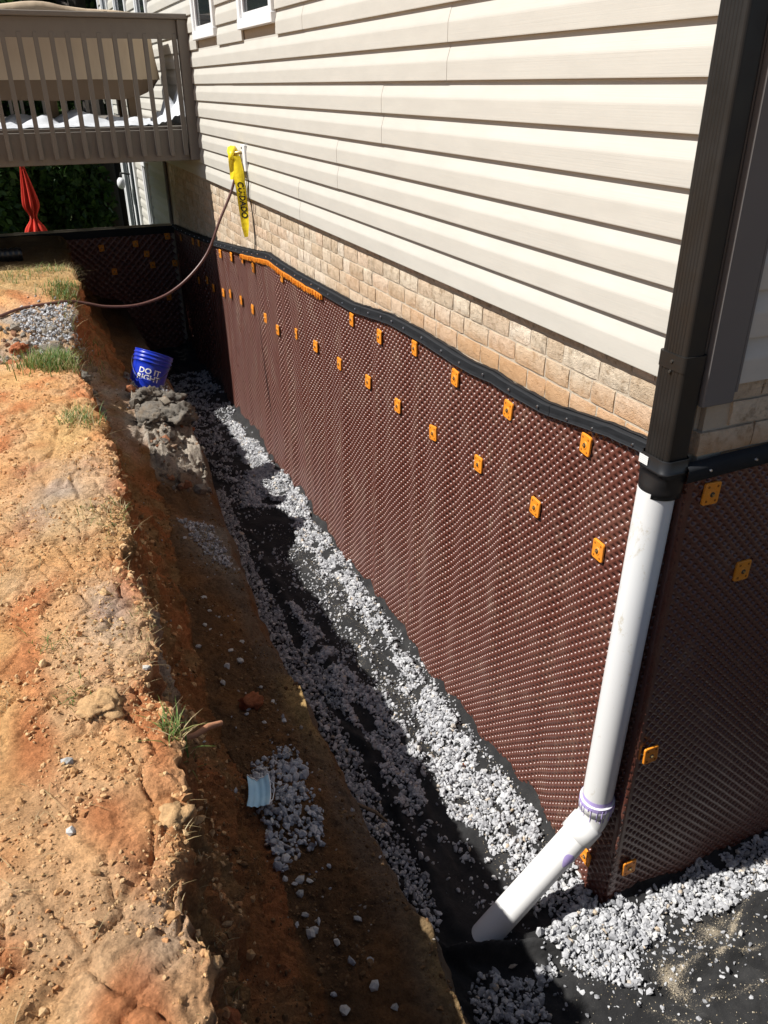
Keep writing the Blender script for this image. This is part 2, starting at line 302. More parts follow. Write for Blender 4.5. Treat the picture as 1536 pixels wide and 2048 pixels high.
for y in Ys:
    wob = .030*noise.noise(Vector((3.1, y*5.5, 0))) + .022*noise.noise(Vector((9.1, y*14, 0))) + .010*noise.noise(Vector((5.1, y*34, 0)))
    rx, uz = rimx(y) + wob*1.15, upz(y)
    fx, fz = footx(y)+.03*noise.noise(Vector((1.7, y*4, 5))), footz(y)
    bx, bz = brx(y)+.025*noise.noise(Vector((7.7, y*3.5, 2)))+.012*noise.noise(Vector((7.7, y*11, 3))), brz(y)+.014*noise.noise(Vector((4, y*6, 8)))
    prof = [(x, uz, 0) for x in (-180, -60, -25, -12, -7, -5, -4, -3.2, -2.7)]
    for i in range(NU):
        u = i/(NU-1); x = -2.35 + (rx+2.35)*(1-(1-u)**1.5); e = rx-x
        prof.append((x, uz - .014*math.exp(-e/.012) - .024*math.exp(-e/.12), 0))
    for i in range(1, NCUT):
        u = i/(NCUT-1); hook = .028*math.sin(u*math.pi*.9)*(1-u)
        prof.append((rx + (fx-rx)*(u**2.1) + .012*math.sin(u*19+y*3)*min(1, u*5) - hook*.5, uz-.038 + (fz-uz+.038)*(u**.86), 1))
    for i in range(1, NB):
        u = i/(NB-1)
        prof.append((fx+(bx-fx)*u, fz + (bz-fz)*(u**1.3) + .018*math.sin(u*math.pi)*(-1), 2))
    for i in range(1, ND):
        u = i/(ND-1)
        prof.append((bx + .030*math.sin(min(1, u*2.2)*math.pi/2) + .07*u, bz + (FL-bz)*(u**1.5), 3))
    xe = prof[-1][0]
    for i in range(1, NF): prof.append((xe + (.06-xe)*i/(NF-1), FL, 4))
    prof += [(x, FL, 4) for x in (.2, .45, .8, 1.2, 1.8, 2.6, 3.3, 3.6, 4.2, 6, 9, 14, 25, 60, 180)]
    for k, (x, z, zn) in enumerate(prof):
        if x > 3.3: z = z + (uz-z)*sstep(3.3, 3.9, x) if y < 0 else z
        near = sstep(-1.12, -1.42, y)
        z = z + (uz + .02 - z)*near if zn > 0 else z
        far = sstep(8.5, 8.62 + (0 if x > -6 else min(14, (-6-x)*1.2)), y)
        z = z + (-2.35-z)*far
        d = Vector((0, 0, 0)); vis = -3 < x < 1.5 and -2 < y < 8.6
        if vis:
            p = Vector((x*1.0, y, z))
            if zn == 0:
                a = noise.fractal(p*4.0, .7, 2, 4); b = noise.fractal(p*21, .6, 2, 4); c = noise.noise(p*55)
                rough = 1 + 2.6*sstep(3.25, 3.5, y)*sstep(4.5, 4.2, y)
                edge = math.exp(-abs(rx-x)/.10)
                lay = .016*math.sin((y*1.0+x*.32)*48) * sstep(4.72, 4.8, y)*sstep(6.2, 5.7, y)
                d.z += .009*a*rough + .0045*b*(1+edge*1.8)*rough + .0028*c + lay
                # shallow cracks and slabs near the edge
                r_ = abs(noise.noise(Vector((x*7, y*5.5, 3.3)))); d.z -= .020*math.exp(-(r_/.035)**2)*edge
                if y < 2.7:
                    wx, wy = .035*noise.noise(Vector((x*9, y*9, 1))), .035*noise.noise(Vector((x*9, y*9, 5)))
                    dist, pp = noise.voronoi(Vector(((x+wx)*9, (y+wy)*9, .3)))
                    pl = max(0, noise.noise(Vector((x*2.6, y*2.6, 17)))+.30+.5*edge)
                    d.z -= .015*math.exp(-((dist[1]-dist[0])/.065)**2)*min(1, pl*2.6); d.z += .008*noise.noise(pp[0]*3)*min(1, pl*1.6)
                    dist, pp = noise.voronoi(Vector(((x+wx*.6)*38, (y+wy*.6)*38, .7)))
                    cr_ = max(0, noise.noise(Vector((x*4.2+8, y*4.2, 3)))+.1+.6*edge)
                    d.z += (.0062*math.sqrt(max(0, .75-dist[0])) + .004*noise.noise(pp[0]*2))*min(1, cr_*2)
            elif zn == 1:
                a = noise.fractal(p*6, .7, 2, 4); b = noise.fractal(Vector((x*30, y*24, z*20)), .6, 2, 4); c = noise.noise(Vector((x*70, y*60, z*55)))
                g = abs(noise.noise(Vector((1.3, y*3.2, z*9))))
                dist, pp = noise.voronoi(Vector((y*26, z*22, x*10))); kn = noise.noise(pp[0]*2)
                d.x += .022*a + .014*b + .006*c - .02*g + .010*math.sqrt(max(0, .8-dist[0]))*(1+kn); d.z += .012*b
            elif zn == 2:
                a = noise.fractal(p*5, .7, 2, 4); b = noise.fractal(p*24, .6, 2, 4); c = noise.noise(p*60)
                dist, pp = noise.voronoi(Vector((x*30, y*30, .7))); kn = noise.noise(pp[0]*2)
                d.z += .020*a + .010*b + .0045*c + .009*math.sqrt(max(0, .8-dist[0]))*(.6+1.2*kn)*sstep(bx-.03, bx-.14, x) + .03*blob(x, y, -.99, .70, .05, .16)*(1+2*noise.noise(p*14)) + .03*blob(x, y, -.97, -.45, .04, .2)*(1+2*noise.noise(p*14))
                gz = sstep(2.9, 3.2, y)*sstep(4.9, 4.6, y)
                d.z += (.08+.10*noise.noise(p*7))*blob(x, y, -.98, 3.75, .16, .45) + gz*(.055*noise.noise(p*10)+.035*noise.noise(p*23)+.015*noise.noise(p*48))
            elif zn == 3:
                a = noise.fractal(p*5, .7, 2, 3); b = noise.fractal(p*18, .6, 2, 3)
                d.x += .018*a + .007*b
            elif zn == 4: d.z += .012*noise.noise(p*5)
        gv.append((x+d.x, y+d.y, z+d.z))
        # soil colour (clay bands, dry crust, grey spoil, grass cover further out) plus painted deck shade and sun patches
        n0 = noise.fractal(Vector((x*3.1, y*3.1, z*3.1)), .7, 2, 3); n3 = noise.noise(Vector((x*8+3, y*6, z*8))); n5 = noise.noise(Vector((x*2.2+9, y*1.6, 4)))
        if zn == 0:
            c = TAN + (ORG-TAN)*min(1, max(0, .70+1.0*n0)) ; c = c + (RED-c)*min(.85, max(0, (n3-.04)*2.1)); c = c + (YEL-c)*min(.6, max(0, n5*1.1))
            e = math.exp(-abs(rx-x)/.045); c = c + (RED*1.05-c)*e*min(1, max(0, .45+.9*n3))*(.85 if y > .2 else .45)
            g = .8*blob(x, y, -1.68, 1.25, .16, .32)*min(1, max(0, .75+n3)) + .75*blob(x, y, -1.60, .42, .07, .17) + .95*sstep(3.3, 3.5, y)*sstep(4.75, 4.4, y)*min(1, max(0, .5+1.2*n3+.5*sstep(-1.75, -1.55, x))) + .5*blob(x, y, -1.62, -.62, .06, .10)
            c = c + (GRY-c)*min(1, g)
            if y > 4.7: c = c + (np.array((.42, .29, .13))-c)*.7*sstep(4.7, 4.9, y)
            if y > 5.9: c = c*(1-.75*sstep(5.9, 6.5, y))  # deck shade painted into the bank top colour
            if x < -9 or y < -14: c = c*.4+GRN*.6
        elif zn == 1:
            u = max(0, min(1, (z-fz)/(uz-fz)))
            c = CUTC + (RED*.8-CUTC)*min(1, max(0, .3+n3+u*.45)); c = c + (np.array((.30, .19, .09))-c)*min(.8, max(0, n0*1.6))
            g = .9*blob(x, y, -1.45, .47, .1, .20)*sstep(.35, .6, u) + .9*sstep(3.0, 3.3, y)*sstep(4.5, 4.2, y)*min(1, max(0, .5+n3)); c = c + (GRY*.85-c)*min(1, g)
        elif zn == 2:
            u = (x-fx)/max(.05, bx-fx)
            c = DRK + (CUTC-DRK)*min(1, max(0, .1+.9*n0)); c = c + (BGR*.8-c)*.6*sstep(.62, .9, u)*(1-.7*blob(x, y, -.99, .7, .1, .2)); c = c + (np.array((.40, .27, .12))-c)*min(1, blob(x, y, -.99, .70, .06, .18)*1.3 + .7*blob(x, y, -.97, -.45, .05, .18))  # the tan blobs paint sunlit spots on the bench rim
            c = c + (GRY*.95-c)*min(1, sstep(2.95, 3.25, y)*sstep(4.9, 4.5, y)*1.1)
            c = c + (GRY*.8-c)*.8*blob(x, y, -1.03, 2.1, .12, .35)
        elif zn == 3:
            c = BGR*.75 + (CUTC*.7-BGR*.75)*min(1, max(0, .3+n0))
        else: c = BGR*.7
        if zn and y > 5.9: c = c*(1-.5*sstep(5.9, 6.8, y))  # deck shade painted into cut, bench and floor as well
        if far > .5: c = GRN*.8
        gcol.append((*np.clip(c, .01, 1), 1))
NP = len(gv)//len(Ys); gf = []
for i in range(len(Ys)-1):
    for j in range(NP-1):
        a = i*NP+j; gf.append((a, a+1, a+NP+1, a+NP))
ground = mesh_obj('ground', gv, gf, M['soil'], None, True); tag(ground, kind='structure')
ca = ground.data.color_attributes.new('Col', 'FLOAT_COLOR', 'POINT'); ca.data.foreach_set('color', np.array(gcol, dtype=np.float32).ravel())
bvh_g = BVHTree.FromPolygons(gv, gf)
def drop_g(x, y):
    h = bvh_g.ray_cast(Vector((x, y, 3)), Vector((0, 0, -1))); return h[0].z if h[0] else FL

# ------------------------------------------------------------------ geotextile on the trench floor
def fabz(x, y):
    z = -2.128 + .016*noise.noise(Vector((x*3.2, y*2.1, 1)))
    w = noise.noise(Vector((x*2.0+5, y*2.0, 7)))*.35
    rid = abs(noise.noise(Vector(((x*.8+y*.25+w)*7, (y-.3*x)*1.6, 2)))); z += .030*max(0, .28-rid)/.28*(.4+.6*abs(noise.noise(Vector((x*2, y*2, 5)))))*1.5
    wk = 1-abs(noise.noise(Vector(((x+.35*y)*9+3*w, (y-.35*x)*3.2, 6)))); z += .020*max(0, wk-.72)/.28*abs(noise.noise(Vector((x*3, y*3, 9))))*1.6
    z += .012*noise.noise(Vector((x*13+4*w, y*7, 3)))+.004*noise.noise(Vector((x*40, y*22, 3)))
    if y > .15:
        z += .035*math.exp(-((x+.555+.03*math.sin(y*2.3)+.015*math.sin(y*6))/.035)**2)*sstep(.25, .5, y)*sstep(3.4, 2.8, y)
        z += .028*math.exp(-((x+.33+.06*math.sin(y*1.7+1))/.05)**2)*sstep(.5, .9, y)*sstep(3.2, 2.6, y)
        z += .055*math.exp((x+.015)/.035) + .02*math.exp(-((x+.10+.012*math.sin(y*5))/.025)**2)
    # turned-up fold in front of the drain pipe's end
    tt = (x+.66)/.32; yl = .035-.13*tt
    z += .085*math.exp(-((y-yl)/.026)**2)*sstep(-.15, .05, tt)*sstep(1.35, .9, tt)
    z -= .03*math.exp(-((x+.52)/.10)**2-((y+.10)/.05)**2)
    if y < 0 and x > -.05:
        z += .045*math.exp((y+.01)/.03)*sstep(-.03, .03, x)
        q = y+.30+.38*(x-.05); z += .030*math.exp(-(q/.035)**2)*sstep(-.3, .0, x)
        q = y+.44+.25*(x-.1); z += .026*math.exp(-(q/.03)**2)*sstep(-.1, .2, x)
        q = y+.36-.55*(x-.30); z += .024*math.exp(-(q/.03)**2)
        q = x-.02+.45*(y+.45); z -= .03*math.exp(-(q/.03)**2)*sstep(-.15, -.3, y)
    if y < -.1:
        w2 = noise.noise(Vector((x*3, y*3, 4)))*.12
        for (a_, ph, am, wl) in ((.5, .3, .024, 9.5), (-.35, 1.9, .018, 13), (1.1, 4, .013, 17)):
            k_ = math.sin((y+a_*x+w2)*2*math.pi*wl*.5+ph); z += am*max(0, k_)**3*(.3+.9*abs(noise.noise(Vector((x*2.5, y*2.5, ph)))))*sstep(-.12, -.25, y)
    return z
fx_ = list(np.arange(-.90, .001, .0125)); fyA = list(np.arange(-1.15, -.7, .03))+list(np.arange(-.7, 1.2, .0115))+list(np.arange(1.2, 3.2, .018))+list(np.arange(3.2, 8.5, .06))
fxB = fx_ + list(np.arange(.0125, 1.2, .0125)) + list(np.arange(1.25, 3.4, .08))
fv = []; ff = []; idx = {}
for i, y in enumerate(fyA):
    for j, x in enumerate(fxB):
        if y > 0 and x > .004: break
        idx[(i, j)] = len(fv); fv.append((x, y, fabz(x, y)))
for (i, j), a in idx.items():
    b, c, d = idx.get((i, j+1)), idx.get((i+1, j+1)), idx.get((i+1, j))
    if None not in (b, c, d): ff.append((a, b, c, d))
fab = mesh_obj('geotextile_sheet', fv, ff, M['fabric'], None, True)
tag(fab, 'black filter fabric lying wrinkled along the trench floor under the gravel', 'fabric')
def sandk(x, y):
    if y > -.13: return 0.35*max(0, noise.noise(Vector((x*9, y*3, 2)))) if y > .1 else 0.0
    k = blob(x, y, .30, -.265, .10, .040)*1.1 + blob(x, y, .02, -.36, .045, .07)*1.2 + .8*math.exp(-((y+.345+.16*(x-.1))/.013)**2)*sstep(.0, .1, x) + .75*math.exp(-((y+.33-.55*(x-.30))/.013)**2)*sstep(.2, .3, x) + .7*math.exp(-((y+.47+.18*(x-.1))/.012)**2)*sstep(.0, .1, x) + .6*math.exp(-((y+.40+.9*(x+.15))/.012)**2)*sstep(-.2, -.1, x)*sstep(.1, .0, x)
    return k*(.65+.7*noise.noise(Vector((x*20, y*20, 1)))) + .10
da = fab.data.color_attributes.new('Dust', 'FLOAT_COLOR', 'POINT'); da.data.foreach_set('color', np.array([[sandk(v[0], v[1])]*3+[1] for v in fv], dtype=np.float32).ravel())
bvh_f = BVHTree.FromPolygons(fv, ff)
def drop(x, y):
    o = Vector((x, y, 3)); d = Vector((0, 0, -1)); a = bvh_g.ray_cast(o, d); b = bvh_f.ray_cast(o, d)
    za = a[0].z if a[0] else -9; zb = b[0].z if b[0] else -9
    return max(za, zb)

# ------------------------------------------------------------------ the house
house = empty('house', (0, 0, 0), 'beige vinyl-sided house on a tan brick foundation beside the trench', 'house')
YE = 12.65; CO = .127
# structural walls behind the cladding
MB().box(.05, 8.0, .05, YE-.02, -2.5, 5.1).build('wall_core', M['mortar'], house)
def gable():
    m = MB(); x0, x1, y0, y1 = -.35, 8.35, -.3, YE+.3; xm = (x0+x1)/2
    v = [(x0, y0, 5.1), (x1, y0, 5.1), (xm, y0, 7.4), (x0, y1, 5.1), (x1, y1, 5.1), (xm, y1, 7.4)]
    return m.add(v, [(0, 1, 2), (3, 5, 4), (0, 2, 5, 3), (1, 4, 5, 2), (0, 3, 4, 1)])
gable().build('roof', M['roof'], house)
# dutch-lap courses
PROF = [(-.004, -.0), (-.0175, .0), (-.0180, .003), (-.0180, .030), (-.0180, .062), (-.0176, .066), (-.0168, .070), (-.0155, .075), (-.0105, .092), (-.0055, .109), (-.0025, .119), (-.0020, CO+.004)]
def course(a0, a1, z0, off=0.0, wallB=False, parent=None):
    v = []; f = []; n = len(PROF); seg = 2
    for k in range(seg):
        a = a0 + (a1-a0)*k/(seg-1)
        for (d, z) in PROF:
            v.append((d-off, a, z0+z) if not wallB else (a, d-off, z0+z))
    for i in range(n-1):
        q = (i, i+1, n+i+1, n+i); f.append(q if wallB else q[::-1])
    for e in (0, 1):      # cut ends
        b = [i+e*n for i in range(n)]; f.append(tuple(b))
    return mesh_obj('siding_panel', v, f, M['vinyl'], parent, False)
sidA = link('siding_wall', MB().box(.002, .049, .06, 8.5, -.005, 5.1).build('tmp', M['mortar']).data, None, house)
bpy.data.objects.remove(bpy.data.objects['tmp'])
JO = {0: [3.52], 1: [3.52], 2: [2.82], 3: [2.82], 4: [2.21, 5.61], 5: [2.21, 5.61], 6: [1.57, 5.0], 7: [1.57, 5.0], 8: [3.3], 9: [3.3], 10: [2.4, 6.0], 11: [2.4, 6.0]}
holes = [(5.33, 6.09, 1.08, 2.5), (3.79, 4.59, 1.08, 2.5), (8.36, 9.10, .95, 2.4), (9.85, 10.85, .95, 2.4), (11.55, 12.2, .95, 2.4)]
def cut(a0, a1, z0, z1, hs):
    segs = [(a0, a1)]
    for (h0, h1, hz0, hz1) in hs:
        if z1 > hz0+.02 and z0 < hz1-.02:
            ns = []
            for (s, e) in segs:
                if h1 <= s or h0 >= e: ns.append((s, e)); continue
                if h0 > s: ns.append((s, h0))
                if h1 < e: ns.append((h1, e))
            segs = ns
    return segs
for i in range(40):
    z0 = i*CO; js = JO.get(i, [(2.0+1.3*(i//2)) % 3.6+.6, (2.0+1.3*(i//2)) % 3.6+4.3]); ys = [.085] + js + [YE]
    for k in range(len(ys)-1):
        lap = .02 if k else 0
        for (s, e) in cut(ys[k]-lap, ys[k+1], z0, z0+CO, holes): course(s, e, z0, .0016*(1 if k % 2 else 0), False, sidA)
lower_holes = [(9.85, 10.25, -2.3, -.12), (10.98, 12.35, -2.3, .0)]
sidL = MB().box(.012, .049, 8.5, YE-.02, -2.4, -.006).build('siding_wall', M['mortar'], house)
for i in range(1, 19):
    for (s, e) in cut(8.56, YE, -i*CO, -i*CO+CO, lower_holes): course(s, e, -i*CO, 0, False, sidL)
sidB = MB().box(.06, 8.0, .002, .049, -.002, 5.1).build('siding_wall', M['mortar'], house)
for i in range(40): course(.088, 7.95, .02+i*CO, 0, True, sidB)
# corner posts
MB().box(-.022, -.004, .0, .084, -.03, 5.1, .003).box(-.022, .088, -.024, -.002, -.03, 5.1, .003).build('corner_trim', M['trim'], house)
MB().box(.0885, .097, -.022, -.016, .0, 5.1).build('trim_channel', M['trim'], house)
MB().box(-.024, .0, 8.5, 8.56, -2.4, -.002, .003).build('corner_trim', M['trim'], house)
MB().box(-.024, .01, YE-.002, YE+.07, -2.4, 5.1, .003).build('corner_trim', M['white'], house)
# windows
def window(y0, y1, z0, z1, curtain=True):
    w = MB().box(-.040, -.002, y0, y0+.055, z0, z1, .004).box(-.040, -.002, y1-.055, y1, z0, z1, .004).box(-.044, -.002, y0-.004, y1+.004, z0-.004, z0+.055, .004).box(-.044, -.002, y0-.004, y1+.004, z1-.055, z1+.004, .004).build('window', M['white'], house)
    MB().box(-.022, -.006, y0+.056, y0+.09, z0+.056, z1-.056).box(-.022, -.006, y1-.09, y1-.056, z0+.056, z1-.056).box(-.022, -.006, y0+.091, y1-.091, z0+.056, z0+.09).build('sash', M['white'], w)
    MB().box(-.010, -.007, y0+.085, y1-.085, z0+.085, z1-.06).build('pane', M['glass'], w)
    return w
for (a, b, c, d) in holes: window(a, b, c, d)
window(9.85, 10.25, -2.25, -.12)
# back door with white frame and glass
d = MB().box(-.05, -.002, 10.98, 11.08, -2.35, -.0, .004).box(-.05, -.002, 12.25, 12.35, -2.35, -.0, .004).box(-.052, -.002, 10.97, 12.36, -.105, .002, .004).box(-.03, -.002, 11.6, 11.72, -2.35, -.11).build('door', M['white'], house)
MB().box(-.02, -.005, 11.08, 11.6, -2.3, -.11).build('pane', M['glass'], d); MB().box(-.02, -.005, 11.72, 12.25, -2.3, -.11).build('pane', M['glass'], d)
# brick foundation
mort = MB().box(.0165, .049, .03, 8.5, -2.45, -.004).box(.03, 7.95, .010, .0285, -2.45, -.004).build('brick_wall', M['mortar'], house)
bvar = []
for q in range(10):
    r_ = random.Random(100+q); v = []; nx, nz = 5, 3; L, H, D = .1985, .0695, .05
    m = MB()
    for a in range(nx+1):
        for b in range(nz+1):
            u, w = a/nx, b/nz; ed = a in (0, nx) or b in (0, nz)
            dx = r_.uniform(-.0009, .0009) + (.0020 if ed else 0) + (.002 if (a in (0, nx) and b in (0, nz)) else 0)
            jy = r_.uniform(-.0014, .0014) if a in (0, nx) else r_.uniform(-.01, .01)
            jz = r_.uniform(-.0013, .0013) if b in (0, nz) else r_.uniform(-.006, .006)
            m.v.append((dx, (u-.5)*L+jy, (w-.5)*H+jz))
    for a in range(nx):
        for b in range(nz):
            i = a*(nz+1)+b; m.f.append((i, i+1, i+nz+2, i+nz+1))
    n0 = len(m.v); ring = [a*(nz+1) for a in range(nx+1)] + [nx*(nz+1)+b for b in range(1, nz+1)] + [a*(nz+1)+nz for a in range(nx-1, -1, -1)] + [b for b in range(nz-1, 0, -1)]
    for i in ring: m.v.append((D*.6, m.v[i][1], m.v[i][2]))
    for k in range(len(ring)):
        k2 = (k+1) % len(ring); m.f.append((ring[k], ring[k2], n0+k2, n0+k))
    me = bpy.data.meshes.new('brick'); me.from_pydata(m.v, [], m.f); me.materials.append(M['brick']); bvar.append(me)
bartop = lerp_table([(0, -.195), (.188, -.201), (.331, -.211), (.486, -.232), (.697, -.261), (.946, -.263), (1.064, -.257), (1.229, -.268), (1.396, -.268), (1.717, -.259), (2.091, -.267), (2.35, -.295), (2.594, -.32), (3.064, -.328), (3.572, -.339), (4.06, -.337), (4.272, -.327), (4.45, -.345), (4.654, -.371), (5.13, -.42), (6.081, -.512), (7.2, -.60), (8.5, -.68)])
CB = .0785; LB = .2045
for r_ in range(10):
    zc = -.036 + CB*.5 - CB*r_
    y = .02 + rnd.uniform(0, .12)
    while y < 8.4:
        ln_ = rnd.choice([.105, .15, .2045, .2045, .125]); yc = y+ln_/2
        if zc+CB/2 > bartop(yc)-.03 and yc < 8.38:
            b = link('brick', bvar[rnd.randrange(10)], None, mort); b.location = (rnd.uniform(.0095, .0125), yc, zc+rnd.uniform(-.0012, .0012)); b.scale = (1, (ln_-.0085)/.1985, rnd.uniform(.975, 1.0)); b.rotation_euler.x = rnd.uniform(-.006, .006)
        y += ln_
    if r_ < 5:
        x = .012 + (LB/2 if r_ % 2 else 0)
        while x < 2.7:
            b = link('brick', bvar[rnd.randrange(10)], None, mort); b.location = (x+LB/2, rnd.uniform(-.004, .001), zc); b.rotation_euler.z = R(90); b.scale = (1, rnd.uniform(.985, 1), 1); x += LB

# ------------------------------------------------------------------ dimpled membrane with its clips
PIT_ = .0200           # half the horizontal pitch of the staggered cups
def dimple_sheet(name, cells, lod, parent, wave):
    """cells: (a, b) cup centres on a staggered grid in the sheet plane; each cup sits in its own diamond of sheet"""
    S_ = 1.0 if lod != 2 else 2.0; ns = 8
    ang = np.arange(ns)*2*np.pi/ns; h = PIT_*S_/math.sqrt(2); r1 = .0098*S_
    cor = np.array([(h, h), (-h, h), (-h, -h), (h, -h)])
    ring = np.stack([np.cos(ang), np.sin(ang)], 1)
    loc = np.concatenate([cor, ring*r1, ring*r1*.86, ring*r1*.55]); dep = np.concatenate([np.zeros(4+ns), np.full(ns, .0028*S_), np.full(ns, .0088*S_)])
    rt_ = math.cos(math.pi/4); loc = np.stack([loc[:, 0]*rt_-loc[:, 1]*rt_, loc[:, 0]*rt_+loc[:, 1]*rt_], 1)
    cells = np.array(cells); N = len(cells); nv = len(loc)
    ab = (cells[:, None, :]+loc[None]).reshape(-1, 2); dp = np.tile(dep, N)
    V = wave(ab[:, 0], ab[:, 1], dp)
    q = [(3, 0, 4+1, 4+0, 4+7), (0, 1, 4+3, 4+2, 4+1), (1, 2, 4+5, 4+4, 4+3), (2, 3, 4+7, 4+6, 4+5)]
    for k in range(ns):
        k2 = (k+1) % ns; q.append((4+k, 4+k2, 4+ns+k2, 4+ns+k))
        q.append((4+ns+k, 4+ns+k2, 4+2*ns+k2, 4+2*ns+k))
    q.append(tuple(4+2*ns+k for k in range(ns)))
    sizes = [len(x) for x in q]; flat = np.concatenate([np.array(x) for x in q])
    loops = (flat[None]+(np.arange(N)*nv)[:, None]).ravel(); tot = np.tile(sizes, N); start = np.concatenate([[0], np.cumsum(tot)[:-1]])
    me = bpy.data.meshes.new(name); me.vertices.add(len(V)); me.vertices.foreach_set('co', V.ravel().astype(np.float32))
    me.loops.add(len(loops)); me.loops.foreach_set('vertex_index', loops.astype(np.int32)); me.polygons.add(len(tot)); me.polygons.foreach_set('loop_start', start.astype(np.int32)); me.polygons.foreach_set('loop_total', tot.astype(np.int32))
    me.update(calc_edges=True); me.validate()
    return link(name, me, M['membrane'], parent)
def bulge(y, z):
    return (.0060*np.sin(y*9.3+.8*np.sin(z*1.7+y))+.0055*np.sin(y*23+.9*z+np.sin(y*3)) + .0035*np.sin(y*37+z*1.3))*np.clip((bt(y)-z)/.35, 0, 1) + .012*np.clip((-z-1.75)/.45, 0, 1)**2 + .010*np.sin(y*4.1+2)*np.clip((-z-1.2)/.8, 0, 1)
def bt(y): return np.interp(y, [0, .7, 2.1, 3.5, 4.3, 5.1, 6.1, 8.5], [-.2, -.26, -.27, -.335, -.33, -.42, -.51, -.68])
def waveA(a, b, dp):
    return np.stack([-.0165 - bulge(a, b) + dp, a, b], 1)
def waveB(a, b, dp):
    w = .003*np.sin(a*8+b)+.003*np.sin(a*17+2*b)
    return np.stack([a, -.0165 - w + dp, b], 1)
def waveC(a, b, dp): return np.stack([a, 8.40+dp, b], 1)
def wave(f):
    return f
mem = empty('dimple_membrane', (-.0165, 0, -2.2), 'brown dimpled drainage membrane on the sunlit long foundation wall', 'membrane')
def kids_at(root):           # children are built in world coordinates: cancel the root's offset
    for o in bpy.data.objects:
        if o.parent == root and o.get('_w') is None:
            o['_w'] = 1
            o.location = Vector(o.location) - Vector(root.location)
def cups(a0, a1, z0, topf, step=1.0):
    out = []; p_ = PIT_*step; nz = int((0-z0)/p_)+1
    for iz in range(nz):
        z = z0+iz*p_; a = a0 + (p_ if iz % 2 else 0)
        while a < a1:
            if z < topf(a): out.append((a, z))
            a += 2*p_
    return out
topA = lambda y: bartop(y)-.016
ZB = -2.21
dimple_sheet('membrane_sheet', cups(.0, 4.72, ZB, topA), 1, mem, waveA)
stepA = lambda a, b, d: waveA(a, b, d) + np.array([.006, 0, 0])
dimple_sheet('membrane_sheet', cups(4.72, 6.42, ZB, topA), 1, mem, stepA); dimple_sheet('membrane_sheet', cups(6.44, 8.36, ZB, topA, 2), 2, mem, stepA)
def cfold(u, v_):          # the fold that carries the sheet round the corner
    z = ZB+(-.23-ZB)*u; w = v_*math.pi/2; k = .0010*math.sin(z*310)
    if v_ <= 0: return (-.0156, .012, z)
    if v_ >= 1: return (.012, -.0156, z)
    return (.0-(.0160+k)*math.cos((v_-.2)/.6*math.pi/2), .0-(.0160+k)*math.sin((v_-.2)/.6*math.pi/2), z)
MB().grid(cfold, 200, 11).build('corner_fold', M['membrane'], mem, True)
CL = {}
def clip(parent, loc, rotz, tilt):
    if 'plate' not in CL:
        pts_ = []
        for (cy_, cz_, a0) in ((.022, .028, 0), (-.022, .028, 90), (-.022, -.028, 180), (.022, -.028, 270)):
            for k in range(4): w = R(a0+30*k); pts_.append((cy_+.008*math.cos(w), cz_+.008*math.sin(w)))
        n_ = len(pts_); m = MB(); m.v = [(.003, a, b) for a, b in pts_]+[(-.0030, a, b) for a, b in pts_]+[(-.0045, a*.93, b*.945) for a, b in pts_]
        for q in range(2): m.f += [(q*n_+k, q*n_+(k+1) % n_, (q+1)*n_+(k+1) % n_, (q+1)*n_+k) for k in range(n_)]
        m.f.append(tuple(2*n_+k for k in range(n_)))
        m.tube([(-.0044, 0, -.002), (-.0060, 0, -.002), (-.0062, 0, -.002)], [.0150, .0135, .010], 14)
        CL['plate'] = m.build('clip', M['orange'], parent); o = CL['plate']
    else: o = link('clip', CL['plate'].data, None, parent)
    o.location = loc; o.rotation_euler = (tilt, 0, rotz)
    s = MB().tube([(-.0060, 0, -.002), (-.0078, 0, -.002)], [.0088, .0080], 10).build('washer', M['darkmetal'], o)
    MB().tube([(-.0075, 0, -.002), (-.0118, 0, -.002)], [.0045, .004], 6).build('screw', M['brass'], o)
    for sy in (-1, 1):
        for sz in (-1, 1):
            if 'nh' not in CL: CL['nh'] = MB().tube([(-.0040, 0, 0), (-.0051, 0, 0)], [.0042, .0042], 8).build('nail_hole', M['nailhole'], o); q_ = CL['nh']
            else: q_ = link('nail_hole', CL['nh'].data, None, o)
            q_.location = (0, sy*.017, sz*.023)
top = [[.448, -.322], [.935, -.367], [1.379, -.374], [1.794, -.355], [2.216, -.408], [2.623, -.415], [3.975, -.436], [4.767, -.516], [5.104, -.504], [5.495, -.554], [5.945, -.602]]
sec = [[.302, -.654], [.705, -.684], [1.152, -.691], [1.562, -.70], [1.979, -.708], [2.411, -.716], [2.814, -.726], [3.292, -.75], [3.706, -.773], [4.141, -.853], [4.547, -.863], [4.891, -.87], [5.285, -.881], [5.628, -.897], [6.002, -.966]]
shd = [[7.96, -.758], [7.227, -.686], [6.909, -.652], [7.134, -1.068], [6.703, -.985], [6.345, -.988], [.106, -1.955]]
for (y, z) in top+sec+shd:
    clip(mem, (-.0235-float(bulge(np.array(y), np.array(z))), y, z), rnd.uniform(-.10, .10), rnd.uniform(-.10, .10))
kids_at(mem)
